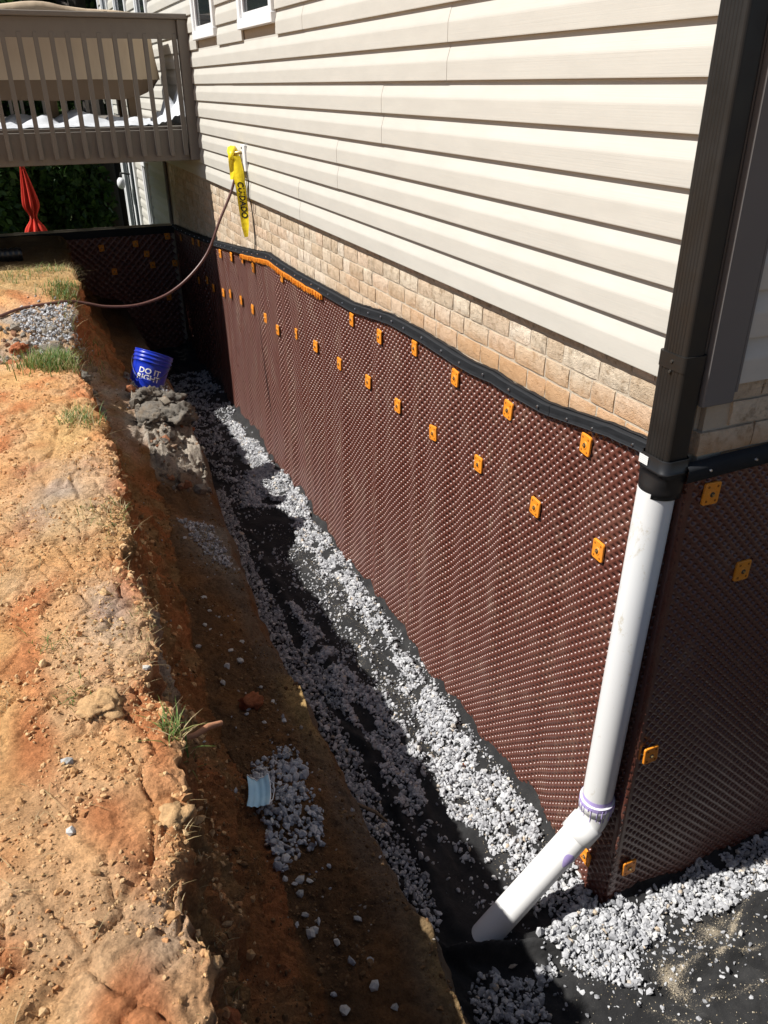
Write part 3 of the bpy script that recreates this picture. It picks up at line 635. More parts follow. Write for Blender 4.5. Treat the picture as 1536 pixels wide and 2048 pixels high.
# scrap of orange mat tucked along the top
m = MB()
for k in range(150):
    y = 3.12+2.0*k/149
    z = bartop(y)-.062-.01*noise.noise(Vector((y*6, 1, 0))); hh = .016+.007*math.sin(k*2.4)
    m.box(-.041+.004*math.sin(k*1.7), -.026, y-.0045, y+.0045, z-hh, z+.014, .002)
m.box(-.032, -.027, 3.12, 5.12, -.43, -.425)
st_ = MB(); st_.v = m.v[:-24]; st_.f = [q for q in m.f if max(q) < len(st_.v)]
def stripz(u, v_):
    y = 3.11+2.02*u; return (-.030-.003*math.sin(y*30), y, bartop(y)-.047-.030*v_-.008*noise.noise(Vector((y*6, 1, 0))))
st_.grid(stripz, 120, 3)
o = st_.build('ribbed_strip', M['orange']); tag(o, 'orange ribbed plastic strip tucked under the black bar on the membrane', 'plastic strip')
# membrane round the corner and the one across the far end
memB = empty('dimple_membrane', (0, -.0165, -2.2), 'dark dimpled membrane on the shaded wall round the corner behind the white pipe', 'membrane')
topB = lambda x: -.205 + .03*min(1, x)
dimple_sheet('membrane_sheet', cups(.0, 1.24, ZB+.01, lambda x: topB(x)-.016), 1, memB, waveB); dimple_sheet('membrane_sheet', cups(1.26, 2.6, ZB+.01, lambda x: topB(x)-.03, 2), 2, memB, waveB)
for (x, z) in [(.076, -.307), (.28, -.624), (.05, -1.329), (.058, -1.922), (.55, -.32), (.62, -1.1)]:
    clip(memB, (x, -.024, z), R(90), rnd.uniform(-.06, .06))
kids_at(memB)
fwall = MB().box(-6, .0, 8.44, 8.64, -2.45, -.69, .01).build('retaining_wall', M['mortar']); tag(fwall, 'low foundation wall closing off the trench under the deck', 'wall')
memC = empty('dimple_membrane', (-1, 8.41, -2.2), 'dimpled membrane with orange clips on the dark wall under the deck', 'membrane')
dimple_sheet('membrane_sheet', cups(-1.9, -.03, ZB, lambda x: -.745, 2), 2, memC, waveC)
for (x, z) in [(-.47, -.86), (-.36, -.98), (-.31, -1.11), (-.05, -1.11), (-.10, -.80), (-.17, -1.5), (-.85, -.88), (-.75, -1.15)]: clip(memC, (x, 8.394, z), R(90), rnd.uniform(-.06, .06))
MB().box(-1.95, -.02, 8.385, 8.402, -.765, -.685, .003).build('top_strip', M['rubber'], memC)
kids_at(memC)
# termination bar
bar = empty('termination_bar', (-.03, 0, -.2), 'long black rubber edging strip screwed over the membrane top below the bricks', 'edging strip')
def barseg(y0, y1):
    n = max(4, int((y1-y0)/.05)); m = MB()
    pr = [(-.008, .001), (-.0285, .0), (-.0325, -.0035), (-.0315, -.016), (-.0300, -.030), (-.0310, -.041), (-.0335, -.0445), (-.028, -.047), (-.010, -.047)]
    def fn(u, v_):
        y = y0+(y1-y0)*u; k = v_*(len(pr)-1); a, b = pr[int(round(k))]
        w = .0016*noise.noise(Vector((y*14, b*60, 1)))
        sc = .78+.22*sstep(.3, 1.4, y)
        return (a+w-.002*math.sin(y*5), y, bartop(y)+b*sc+.0018*noise.noise(Vector((y*17, 4, 0))))
    m.grid(fn, n, len(pr)); 
    e0 = tuple(range(len(pr))); e1 = tuple(range((n-1)*len(pr), n*len(pr))); m.f += [e0, e1[::-1]]
    return m.build('bar_segment', M['rubber'], bar, False)
js = [.0, .66, 2.47, 4.66, 6.5, 8.4]
for a, b in zip(js[:-1], js[1:]):
    s = barseg(a+.0015, b-.0015)
    y = a+.07
    while y < b:
        q = MB().tube([(-.031, 0, 0), (-.0365, 0, 0)], [.0052, .0036], 8).build('screw', M['screw'], s); q.location = (-.002, y, bartop(y)-.021+rnd.uniform(-.005, .004)); y += rnd.choice([.17, .20, .24, .14])
m = MB()
def cauk(u, v_):
    y = .0+8.3*u; a = .006+.005*noise.noise(Vector((y*22, 2, 0)))+.006*max(0, noise.noise(Vector((y*6, 7, 0)))); th = v_*math.pi
    return (-.006-.012*math.sin(th), y, bartop(y)-.002+a*(1-v_)+.003)
m.grid(cauk, 420, 5).build('sealant_bead', M['mastic'], bar, True)
kids_at(bar)
barB = empty('termination_bar', (0, -.03, -.2), 'short black edging strip over the membrane on the shaded side wall', 'edging strip')
m = MB()
def bB(u, v_):
    x = -.035+2.65*u; return (x, [-.006, -.026, -.034, -.033, -.031, -.02][int(round(v_*5))], topB(max(0, x))+[.006, .004, -.004, -.024, -.046, -.050][int(round(v_*5))]+.002*noise.noise(Vector((x*15, 9, 0))))
s = m.grid(bB, 40, 6).build('bar_segment', M['rubber'], barB, True)
for k in range(9):
    q = MB().tube([(0, -.031, 0), (0, -.0365, 0)], [.0052, .0036], 8).build('screw', M['screw'], s); q.location = (.045+.17*k, -.002, topB(.1*k)-.018)
kids_at(barB)

# ------------------------------------------------------------------ downspout and drain pipe
ds = empty('downspout', (-.065, .035, -.25), 'dark brown ribbed metal downspout at the house corner', 'downspout')
def dsp(x0, x1, y0, y1, z0, z1, name, amp=.0022, ribs=True):
    pts = []; r = .013
    def arc(cx, cy, a0, a1, n=5):
        for k in range(n+1):
            w = a0+(a1-a0)*k/n; pts.append((cx+r*math.cos(w), cy+r*math.sin(w)))
    arc(x0+r, y0+r, math.pi*1.5, math.pi)
    if ribs:
        nr = 60
        for k in range(1, nr):
            y = y0+r+(y1-y0-2*r)*k/nr; pts.append((x0+amp*max(0, math.sin(k/nr*math.pi*2*6)), y))
    arc(x0+r, y1-r, math.pi, math.pi*.5); arc(x1-r, y1-r, math.pi*.5, 0)
    arc(x1-r, y0+r, 0, -math.pi*.5)
    n = len(pts); m = MB(); m.v = [(x, y, z0) for x, y in pts]+[(x, y, z1) for x, y in pts]
    m.f = [(k, (k+1) % n, n+(k+1) % n, n+k) for k in range(n)]; m.f.append(tuple(range(n))); m.f.append(tuple(range(2*n-1, n-1, -1)))
    return m.build(name, M['downspout'], ds, False)
dsp(-.1045, -.026, -.0150, .0835, -.215, .108, 'lower_tube', .0021)
dsp(-.1010, -.029, -.0115, .0800, .085, 4.9, 'upper_tube', .0021)
j = dsp(-.1062, -.0255, -.0162, .0850, .075, .117, 'joint_sleeve', 0, False)
for zz, yy in ((.098, .028), (.070, .030)):
    q = MB().tube([(-.106, 0, 0), (-.1095, 0, 0)], [.005, .0042], 10).build('rivet', M['darkmetal'], j); q.location = (0, yy, zz)
for o in (o for o in ds.children): pass
# square-to-round adapter
m = MB(); n = 40
def adring(rx_, ry_, rr, z, sq):
    out = []
    for k in range(n):
        w = 2*math.pi*k/n; c_, s_ = math.cos(w), math.sin(w)
        f_ = 1/max(abs(c_), abs(s_)); f2 = min(f_, 1.22)
        out.append((-.066+(rx_*c_*f2*sq + rr*c_*(1-sq)), .0345+(ry_*s_*f2*sq + rr*s_*(1-sq)), z))
    return out
rg = [(.046, .056, .06, -.178, 1), (.0475, .0575, .06, -.182, 1), (.0475, .0575, .06, -.214, 1), (.050, .060, .06, -.216, 1), (.050, .060, .06, -.224, 1), (.0475, .0575, .06, -.226, 1), (.0475, .0575, .061, -.240, .95), (.05, .056, .062, -.262, .35), (.05, .05, .0615, -.280, 0), (.05, .05, .0615, -.300, 0), (.05, .05, .0555, -.301, 0)]
for a in rg: m.v += adring(*a)
for i in range(len(rg)-1):
    for k in range(n):
        k2 = (k+1) % n; m.f.append((i*n+k, i*n+k2, (i+1)*n+k2, (i+1)*n+k))
m.build('adapter', M['blackplastic'], ds, True)
lb = MB().box(-.1165, -.1155, .046, .083, -.212, -.186).build('label_sticker', M['paper'], ds)
kids_at(ds)
dp = empty('drain_pipe', (-.075, .05, -2.1), 'white plastic drain pipe with a bent elbow and purple glue stains', 'drain pipe')
PT = Vector((-.075, .036, -.285)); PB = Vector((-.078, .062, -1.60)); PR = .0545
m = MB(); m.tube([PT, PT.lerp(PB, .25), PT.lerp(PB, .5), PT.lerp(PB, .75), PB], PR, 48); m.build('vertical_pipe', M['pvc'], dp, True)
EE = Vector((-.47, .064, -2.075)); dn = (PB-PT).normalized(); dd = Vector((-.70, -.01, -.714)).normalized()
K = PB + dn*.065      # bend point
E1 = K + dd*.075
# elbow with two hubs
def bez(a, b, c, t): return a*(1-t)**2+b*2*t*(1-t)+c*t*t
hub0 = PB - dn*.035; hub1 = PB+dn*.012; e0 = K+dd*.030; e1 = K+dd*.105
m = MB(); pts = [hub0, hub0+dn*.002, hub1, hub1+dn*.003]; rad = [PR+.0005, PR+.0088, PR+.0088, PR+.0035]
for k in range(1, 10): pts.append(bez(hub1+dn*.003, K, e0, k/10)); rad.append(PR+.0032)
pts += [e0, e0+dd*.003, e1-dd*.002, e1]; rad += [PR+.0035, PR+.0088, PR+.0088, PR+.0005]
m.tube(pts, rad, 48, False); elb = m.build('elbow', M['pvc'], dp, True)
m = MB().tube([K+dd*.05, K+dd*.2, EE, EE+dd*.10], PR, 48); low = m.build('lower_pipe', M['pvc'], dp, True)
# purple primer: ring at the joint, drips running down the hub and a thumb-sized smear
m = MB().tube([hub0-dn*.020, hub0-dn*.016, hub0-dn*.001], [PR+.0007, PR+.0011, PR+.0011], 48, False); m.build('primer_ring', M['purple'], dp, True)
m = MB().tube([hub0+dn*.0005, hub0+dn*.014, hub0+dn*.019], [PR+.0095, PR+.0096, PR+.0091], 48, False); m.build('primer_ring', M['purple'], dp, True)
side = dn.cross(Vector((1, 0, 0))).normalized()
fr0 = Vector((1, 0, 0)); fr0 = (fr0-dn*fr0.dot(dn)).normalized()
for k in range(11):
    w = R(52 + k*15 + rnd.uniform(-4, 4)); ax = fr0*math.cos(w)+dn.cross(fr0)*math.sin(w)*1
    ln = rnd.choice([.015, .022, .03, .038, .042]); base = hub0+dn*.008; wd = rnd.uniform(.0012, .0024)
    pp = [base+ax*(PR+.0095), base+dn*(.036)+ax*(PR+.0095)] if ln > .02 else [base+ax*(PR+.0095), base+dn*ln+ax*(PR+.0095)]
    if ln > .02: pp += [hub1+dn*.006+ax*(PR+.0040), hub1+dn*(ln-.012)+ax*(PR+.0040)]
    MB().tube(pp, [wd]*(len(pp)-1)+[wd*1.25], 6).build('primer_drip', M['purple'], dp, True)
Nn = Vector((-.3, -1, .25)); Nn = (Nn-dd*Nn.dot(dd)).normalized(); Tn = dd.cross(Nn)
m = MB(); c0 = K+dd*.185
def smear(u, v_):
    a = (u-.5)*2; b = (v_-.5)*2; wdt = .0085*(1-.5*a)*math.sqrt(max(0, 1-a*a)); ang_ = -.10 + wdt*b/PR*2.4
    return c0+dd*(a*.030) + (Nn*math.cos(ang_)+Tn*math.sin(ang_))*(PR+.0006)
m.grid(smear, 12, 8).build('primer_smear', M['purple'], dp, True)
kids_at(dp)

# ------------------------------------------------------------------ deck with railing
DY = 6.52
deck = empty('deck', (-2.2, DY, .145), 'raised wooden deck painted taupe with a baluster railing', 'deck')
MB().box(-9, -.004, DY-.038, DY, .145, .403, .004).build('rim_board', M['deck'], deck)  # left run lengthened out of view to keep sky light from below
MB().box(-9, -.004, 9.96, 10.0, .145, .403, .004).build('rim_board', M['deck'], deck)
MB().box(-9.04, -9, DY-.038, 10.0, .145, .403, .004).build('rim_board', M['deck'], deck)
for k in range(25): MB().box(-9.04, -.004, DY-.03+k*.1416, DY-.03+k*.1416+.137, .4045, .430, .003).build('deck_board', M['deck'], deck)
for k in range(21): MB().box(-.06-k*.42, -.02-k*.42, DY+.002, 9.958, .20, .403).build('joist', M['deck'], deck)
for (x, y) in ((-.055, DY-.07), (-2.6, DY-.07), (-5.0, DY-.07), (-8.95, DY-.07), (-.06, 9.99), (-2.6, 9.99), (-5.0, 9.99), (-8.95, 9.99)):
    MB().box(x-.045, x+.045, y-.045, y+.03, .150 if x > -.1 else .15, 1.245, .004).build('post', M['deck'], deck)
for (x, y) in ((-5.7, DY+.2), (-5.7, 9.7), (-2.6, 9.8), (-8.8, DY+.2)): MB().box(x-.07, x+.07, y-.07, y+.07, -2.4, .2, .004).build('support_post', M['deck'], deck)
for yy in (DY-.07, 9.99):
    MB().box(-9.05, -.002, yy-.07, yy+.07, 1.246, 1.284, .005).build('top_rail', M['deck'], deck)
    MB().box(-9.0, -.102, yy-.014, yy+.024, 1.10, 1.2445, .003).build('sub_rail', M['deck'], deck)
bme = MB().box(-.0185, .0185, -.0185, .0185, -.475, .475, .003).build('baluster', M['deck'], deck); bme.location = (-.128, DY-.0575-.012, .655+.01)
for k in range(1, 71):
    b = bme.copy(); C.objects.link(b); b.parent = deck; b.location = (-.128-.1235*k, DY-.0695, .665)
for k in range(71):
    b = bme.copy(); C.objects.link(b); b.parent = deck; b.location = (-.128-.1235*k, 10.0-.045, .665)
kids_at(deck)
# covered table on the deck
ct = empty('covered_table', (-1.5, 7.55, .43), 'patio furniture under a tan canvas cover with a brown lower band on the deck', 'covered furniture')
def sup(u, hx, hy, e=3.2):
    w = 2*math.pi*u; c_, s_ = math.cos(w), math.sin(w); return (hx*math.copysign(abs(c_)**(2/e), c_), hy*math.copysign(abs(s_)**(2/e), s_))
cx, cy, hx, hy = -1.52, 7.62, 1.36, .62
def cover(u, v_):
    z = .80+.54*min(1, v_/.72); k = 1 if v_ < .72 else max(0.0, 1-(v_-.72)/.28)
    fl = 1 + .02*(1-min(1, v_/.72)) - .02*sstep(.5, .72, v_); a, b = sup(u, hx*fl, hy*fl)
    rip = .012*noise.noise(Vector((u*40, v_*2, 3)))+.02*noise.noise(Vector((u*13, v_*1.5, 8)))
    if v_ >= .72: z = 1.34 + .035*math.sin(a*1.6+1)*1.0*(1-k) + .03*noise.noise(Vector((a*2, b*2, 1))) + .015*(1-k)
    z += .05*math.exp(-((cx+a*k+1.15)/.28)**2)*(v_ > .6)
    return (cx+(a+rip*a)*k, cy+(b+rip*b)*k, z)
MB().grid(cover, 140, 22).build('cover', M['canvas'], ct, True)
def band(u, v_):
    a, b = sup(u, hx*(1.018-.035*v_), hy*(1.018-.035*v_)); rip = .014*noise.noise(Vector((u*40, 3, v_))); e = .10*max(0, (cx+a+.55)/.4)**1.5 if cx+a > -.55 else 0
    return (cx+a*(1+rip), cy+b*(1+rip), .803-.165*v_*(1-.3*v_*e*4) + e*v_*.9 + .010*noise.noise(Vector((u*25, 1, 0)))*v_)
MB().grid(band, 140, 6).build('cover_band', M['canvas2'], ct, True)
for (x, y) in ((-.45, 7.25), (-.45, 8.0), (-1.15, 7.3), (-1.9, 7.3), (-2.6, 7.3), (-2.6, 8.0), (-1.15, 8.0)): MB().box(x-.035, x+.035, y-.035, y+.035, .43, .85, .004).build('leg', M['wood'], ct)
kids_at(ct)
def tarp(name, x0, x1, y0, y1, fn, label):
    m = MB().grid(lambda u, v_: (x0+(x1-x0)*u, y0+(y1-y0)*v_, fn(u, v_)), 70, 26); o = m.build(name, M['tarp'], None, True); return tag(o, label, 'plastic sheet')
tarp('plastic_sheet', -3.4, -.35, DY+.02, 7.15, lambda u, v_: .436 + .24*abs(noise.noise(Vector((u*7, v_*2.2, 1))))*sstep(.1, .8, v_) + .035*abs(noise.noise(Vector((u*22, v_*6, 2)))), 'white plastic sheet crumpled along the deck floor under the covered furniture')
tarp('plastic_sheet', -.50, -.03, DY+.05, 7.1, lambda u, v_: .437 + .30*sstep(.25, .95, u)*(.35+.65*v_)*(.6+.6*abs(noise.noise(Vector((u*3.4, v_*2.4, 5))))) + .02*abs(noise.noise(Vector((u*8, v_*5, 6)))), 'bunched white plastic sheet heaped in the deck corner by the house wall')

# ------------------------------------------------------------------ closed red umbrella, lantern
um = empty('closed_umbrella', (-1.49, 10.9, -2.35), 'closed red patio umbrella tied with a strap standing beyond the deck', 'umbrella')
def umb(u, v_):
    zt = -.19; z = zt-1.15*v_; r = .03+.055*min(1, v_/.25)+.05*max(0, (v_-.25)/.25 if v_ < .5 else 1) - .055*math.exp(-((v_-.55)/.09)**2) + .15*max(0, v_-.6)
    w = 2*math.pi*u; r *= .80*(1+.24*math.sin(8*w+3*v_))*(1-.4*math.exp(-((v_-.55)/.08)**2)); return (-1.49+r*math.cos(w)+.02*math.sin(v_*3), 10.9+r*math.sin(w), z)
MB().grid(umb, 97, 40).build('canopy', M['red'], um, True)
MB().tube([(-1.49, 10.9, -2.35), (-1.49, 10.9, -.1)], .022, 10).build('pole', M['wood'], um, True)
MB().tube([(-1.49, 10.9, -.20), (-1.49, 10.9, -.15), (-1.49, 10.9, -.11)], [.03, .042, .012], 10).build('finial', M['red'], um, True)
MB().tube([(-1.49, 10.9, -2.345), (-1.49, 10.9, -2.29), (-1.49, 10.9, -2.25)], [.26, .24, .05], 20).build('base', M['darkmetal'], um, True)
kids_at(um)
ln = empty('wall_lantern', (-.06, 11.66, -.45), 'small black wall lantern with a pale globe beside the back door', 'lantern')
MB().tube([(-.031, 11.66, -.40), (-.16, 11.66, -.38), (-.17, 11.66, -.44)], .014, 8).build('arm', M['ink'], ln, True)
g = MB(); g.lathe([(.001, .09), (.03, .085), (.055, .05), (.06, .0), (.045, -.05), (.001, -.07)], 16); o = g.build('globe', M['white'], ln, True); o.location = (-.17, 11.66, -.53)
kids_at(ln)

# ------------------------------------------------------------------ hose, spigot block, tape, cable
hp = [(-.058, 4.826, .262), (-.075, 4.822, .19), (-.136, 4.809, .038), (-.243, 4.793, -.15), (-.366, 4.775, -.376), (-.523, 4.752, -.533), (-.692, 4.728, -.637), (-.851, 4.704, -.684), (-1.003, 4.682, -.698), (-1.182, 4.656, -.677), (-1.30, 4.638, max(-.640, drop_g(-1.30, 4.638)+.013))]
for (x, y) in ((-1.42, 4.622), (-1.60, 4.595), (-1.76, 4.55), (-1.90, 4.46), (-2.05, 4.36), (-2.3, 4.25), (-2.7, 4.2)): hp.append((x, y, drop_g(x, y)+.013))
def catmull(p, n=6):
    P = [Vector(q) for q in p]; out = []
    for i in range(len(P)-1):
        a, b, c, d = P[max(0, i-1)], P[i], P[i+1], P[min(len(P)-1, i+2)]
        for k in range(n):
            t_ = k/n; out.append(.5*((2*b)+(c-a)*t_+(2*a-5*b+4*c-d)*t_*t_+(3*b-a-3*c+d)*t_**3))
    out.append(P[-1]); return out
o = MB().tube(catmull(hp), .0102, 12).build('garden_hose', M['hose'], None, True); tag(o, 'brown garden hose sagging from the wall tap across the trench', 'hose')
sp_ = empty('wall_tap', (-.02, 4.79, .27), 'white mounting plate with a garden tap on the siding above the bricks', 'tap')
MB().box(-.034, -.012, 4.715, 4.815, .185, .365, .003).build('mounting_plate', M['white'], sp_)
MB().tube([(-.034, 4.79, .31), (-.075, 4.80, .31), (-.085, 4.815, .285), (-.075, 4.822, .235)], .012, 10).build('spout', M['brass'], sp_, True)
MB().box(-.036, -.0335, 4.775, 4.795, .335, .350).build('slot', M['ink'], sp_)
kids_at(sp_)
tp = empty('caution_tape', (-.08, 4.83, .30), 'strip of yellow caution tape reading CUIDADO knotted on the wall tap', 'tape')
cl_x = lerp_table([(-.29, -.052), (-.16, -.048), (-.045, -.040), (.09, -.036), (.2, -.032), (.28, -.030)]); hw_t = lerp_table([(-.29, .022), (-.16, .040), (-.045, .038), (.09, .036), (.2, .028), (.28, .013)])
LT = Vector((.92, -.39, 0)); NTp = Vector((-.39, -.92, 0))
def tpp(l, z, e=0.0):
    c_ = Vector((cl_x(-z)-.012, 4.80-.3*(cl_x(-z)+.05), z)); return c_ + LT*l + NTp*(.010*math.sin(z*15)+.006*math.sin(l*70+z*9)+.04+e)
def tpf(u, v_):
    z = .29-.57*u; return tpp((v_-.5)*2*hw_t(-z), z + .012*(v_-.5)*math.sin(u*9))
MB().grid(tpf, 60, 9).build('ribbon', M['tape'], tp, True)
def tpf2(u, v_):
    z = .29-.16*u; return Vector((-.105, 4.82, z)) + LT*(v_-.5)*.04 + NTp*(.03+.008*math.sin(u*6+v_*3))
MB().grid(tpf2, 16, 5).build('ribbon', M['tape'], tp, True)
m = MB()
for k in range(7):
    w = k*.9; m.tube([Vector((-.085, 4.84, .305))+Vector((.03*math.cos(w+q*.7), .055*math.sin(w*1.3+q*.7), .034*math.sin(q*.7+k))) for q in range(9)], [.013, .017, .012, .016, .014, .017, .012, .015, .01], 7)
m.build('knot', M['tape'], tp, True)
dg = bpy.context.evaluated_depsgraph_get()
def text_mesh(s, size, bold=.0, shear=0.0, spacing=1.0):
    cu = bpy.data.curves.new('lettering', 'FONT'); cu.body = s; cu.size = size; cu.offset = bold; cu.align_x = 'CENTER'; cu.align_y = 'CENTER'; cu.shear = shear; cu.space_character = spacing; cu.resolution_u = 3; cu.space_line = .85
    ob = bpy.data.objects.new('lettering', cu); C.objects.link(ob); bpy.context.view_layer.update()
    me = bpy.data.meshes.new_from_object(ob.evaluated_get(bpy.context.evaluated_depsgraph_get())); bpy.data.objects.remove(ob); bpy.data.curves.remove(cu)
    return me
me = text_mesh('CUIDADO', .072, .0022, .0, 1.02); me.name = 'lettering'
wmax = max(v.co.x for v in me.vertices)
for v in me.vertices:      # reads downwards on the tape
    a, b = v.co.x, v.co.y; z = -.015 - a*(.130/wmax)
    v.co = tpp(b*.92, z, .0022)
link('lettering', me, M['ink'], tp); kids_at(tp)
o = MB().tube(catmull([(-.030, 4.695, .19), (-.026, 4.69, .10), (-.030, 4.70, .02), (-.014, 4.705, -.06), (-.012, 4.69, -.2), (-.014, 4.68, -.30), (-.03, 4.66, -.385)]), .0042, 6).build('cable', M['cable'], None, True); tag(o, 'thin dark cable running down the wall below the tap plate', 'cable')

# ------------------------------------------------------------------ bucket
BK = Vector((-1.035, 4.42, drop_g(-1.035, 4.42)-.075)); bk = empty('bucket', BK+Vector((0, 0, .02)), 'blue plastic bucket lettered DO IT RIGHT tilted on the grey spoil', 'bucket'); bk.scale = (.92, .92, .92); bk.rotation_euler = (R(-15), R(25), R(0))
def brad(z): return .131+.017*z/.365
pf = [(.001, .0), (.128, .0), (.131, .006)] + [(brad(z), z) for z in (.05, .1, .15, .2, .25, .275)] + [(.153, .278), (.153, .283), (brad(.285), .286), (.150, .305), (.156, .308), (.156, .314), (.150, .317), (.150, .335), (.157, .338), (.157, .344), (.151, .347), (.152, .360), (.156, .365), (.154, .368), (.146, .366), (.144, .34), (.128, .012), (.001, .010)]
MB().lathe(pf, 48).build('body', M['blue'], bk, True)
FA = R(-108)      # the printed side faces the camera
me = text_mesh('DO IT\nRIGHT', .066, .0014, 0, 1.0); me.name = 'lettering'
for v in me.vertices:
    a, b = v.co.x, v.co.y; z = .180+b*.92; w = FA + .10 + a/.142; r_ = brad(z)+.0016; v.co = (r_*math.cos(w), r_*math.sin(w), z)
link('lettering', me, M['print'], bk)
def ring_pts(fn, n=30): return [fn(k/(n-1)) for k in range(n)]
def onb(a, z, e=.0022): w = FA+a/.14; r_ = brad(z)+e; return (r_*math.cos(w), r_*math.sin(w), z)
MB().tube([onb(a, z) for a, z in ((-.075, .02), (-.075, .055), (-.045, .057), (0, .085), (.045, .057), (.075, .055), (.075, .02))], .0020, 5).build('emblem', M['print2'], bk)
m = MB()
for k in range(6): m.add([onb(-.118+(k % 2)*.0, .13+k*.008), onb(-.098, .13+k*.008), onb(-.098, .135+k*.008), onb(-.118, .135+k*.008)], [(0, 1, 2, 3)])
m.build('small_print', M['print2'], bk)
MB().tube([(.158*math.cos(FA-1.5+3.0*u), .158*math.sin(FA-1.5+3.0*u), .30-.165*math.sin(math.pi*u)) for u in [k/30 for k in range(31)]], .0028, 6).build('bail_handle', M['darkmetal'], bk, True)
MB().tube([(.164*math.cos(FA-.25+.5*u), .164*math.sin(FA-.25+.5*u), .136) for u in [k/6 for k in range(7)]], .0055, 8).build('grip', M['blue'], bk, True)

# ------------------------------------------------------------------ stones, clods, gravel
ICO = None
def ico():
    ph = (1+5**.5)/2; v = np.array([(-1, ph, 0), (1, ph, 0), (-1, -ph, 0), (1, -ph, 0), (0, -1, ph), (0, 1, ph), (0, -1, -ph), (0, 1, -ph), (ph, 0, -1), (ph, 0, 1), (-ph, 0, -1), (-ph, 0, 1)])/math.sqrt(1+ph*ph)
    f = np.array([(0, 11, 5), (0, 5, 1), (0, 1, 7), (0, 7, 10), (0, 10, 11), (1, 5, 9), (5, 11, 4), (11, 10, 2), (10, 7, 6), (7, 1, 8), (3, 9, 4), (3, 4, 2), (3, 2, 6), (3, 6, 8), (3, 8, 9), (4, 9, 5), (2, 4, 11), (6, 2, 10), (8, 6, 7), (9, 8, 1)])
    return v, f
IV, IF = ico()
def rots(n):
    q = rng.normal(size=(n, 4)); q /= np.linalg.norm(q, axis=1)[:, None]; w, x, y, z = q.T
    return np.stack([1-2*(y*y+z*z), 2*(x*y-z*w), 2*(x*z+y*w), 2*(x*y+z*w), 1-2*(x*x+z*z), 2*(y*z-x*w), 2*(x*z-y*w), 2*(y*z+x*w), 1-2*(x*x+y*y)], 1).reshape(n, 3, 3)
def rocks(name, P, rad, mat, flat=.62, jit=.26):
    P = np.array(P, dtype=float); rad = np.array(rad, dtype=float); n = len(P)
    V = np.repeat(IV[None], n, 0)*(1+rng.uniform(-jit, jit, (n, 12, 1))) + rng.uniform(-jit*.6, jit*.6, (n, 12, 3))
    V = V*np.stack([rng.uniform(.95, 1.4, n), rng.uniform(.7, 1.05, n), rng.uniform(flat*.75, flat*1.25, n)], 1)[:, None, :]
    V = np.einsum('nij,nkj->nki', rots(n), V)*rad[:, None, None] + P[:, None, :]
    F = (IF[None]+(np.arange(n)*12)[:, None, None]).reshape(-1)
    me = bpy.data.meshes.new(name); me.vertices.add(n*12); me.vertices.foreach_set('co', V.ravel().astype(np.float32))
    me.loops.add(len(F)); me.loops.foreach_set('vertex_index', F.astype(np.int32)); me.polygons.add(n*20); me.polygons.foreach_set('loop_start', (np.arange(n*20)*3).astype(np.int32)); me.polygons.foreach_set('loop_total', np.full(n*20, 3, dtype=np.int32))
    me.polygons.foreach_set('use_smooth', [False]*(n*20)); me.update(calc_edges=True); return link(name, me, mat)
P1r = lerp_table([(-.7, -.74), (.05, -.733), (.126, -.676), (.224, -.635), (.36, -.62), (.605, -.632), (.86, -.634), (1.15, -.618), (1.52, -.644), (2.1, -.641), (2.57, -.611), (2.88, -.64), (3.34, -.588), (4.72, -.528)])
P2 = [[-.57, 2.482], [-.559, 2.31], [-.62, 2.146], [-.636, 1.902], [-.619, 1.564], [-.587, 1.357], [-.543, 1.203], [-.57, 1.084], [-.578, .878], [-.581, .756], [-.561, .675], [-.442, .683], [-.445, .759], [-.418, .897], [-.329, .979], [-.349, 1.089], [-.345, 1.268], [-.354, 1.448], [-.415, 1.575], [-.454, 1.77], [-.443, 1.895], [-.466, 2.143], [-.46, 2.3], [-.504, 2.453]]
P3 = [[-.547, .622], [-.496, .629], [-.382, .609], [-.364, .457], [-.272, .362], [-.386, .332], [-.489, .403]]
P4 = [[-.52, 3.872], [-.407, 3.822], [-.214, 3.683], [-.184, 3.489], [-.273, 3.139], [-.2, 2.974], [-.221, 2.759], [-.158, 2.592], [-.183, 2.347], [-.193, 2.023], [-.17, 1.902], [-.15, 1.81], [-.18, 1.685], [-.212, 1.486], [-.237, 1.281], [-.317, 1.002], [-.359, .809], [-.388, .636], [-.332, .485], [-.272, .362], [-.271, .235], [-.086, .308], [-.045, .462], [-.05, .596], [-.05, .707], [-.127, .784], [-.09, .958], [-.075, 1.173], [-.085, 1.393], [-.083, 1.589], [-.115, 1.812], [-.06, 2.091], [-.058, 2.402], [-.04, 2.767], [-.061, 3.001], [-.077, 3.401], [-.02, 3.668], [-.02, 3.941], [-.019, 4.238], [-.062, 4.352], [-.056, 4.917], [-.091, 5.312], [-.116, 5.595], [-.204, 5.635], [-.273, 4.445]]
P5 = [[-.346, -.033], [-.206, .034], [-.049, .022], [.002, -.033], [.113, -.065], [.206, -.047], [.428, -.030], [.664, -.03], [.827, -.03], [1.3, -.03], [1.2, -.30], [.735, -.282], [.61, -.238], [.494, -.23], [.36, -.229], [.257, -.2], [.215, -.149], [.083, -.203], [-.052, -.229], [-.077, -.33], [-.182, -.326], [-.219, -.241], [-.284, -.206], [-.333, -.122]]
P6 = [[-.209, .153], [-.054, .24], [-.02, .142], [-.02, .008], [-.162, .047], [-.329, .039]]
P7 = [[-.531, -.077], [-.486, -.125], [-.344, -.115], [-.353, -.183], [-.435, -.216], [-.459, -.309], [-.483, -.391], [-.747, -.277], [-.639, -.063]]
P8 = [[-.65, 7.2], [-.02, 7.3], [-.05, 5.855], [-.062, 4.352], [-.521, 3.963], [-.56, 4.452], [-.6, 5.5]]
pts, rad = [], []
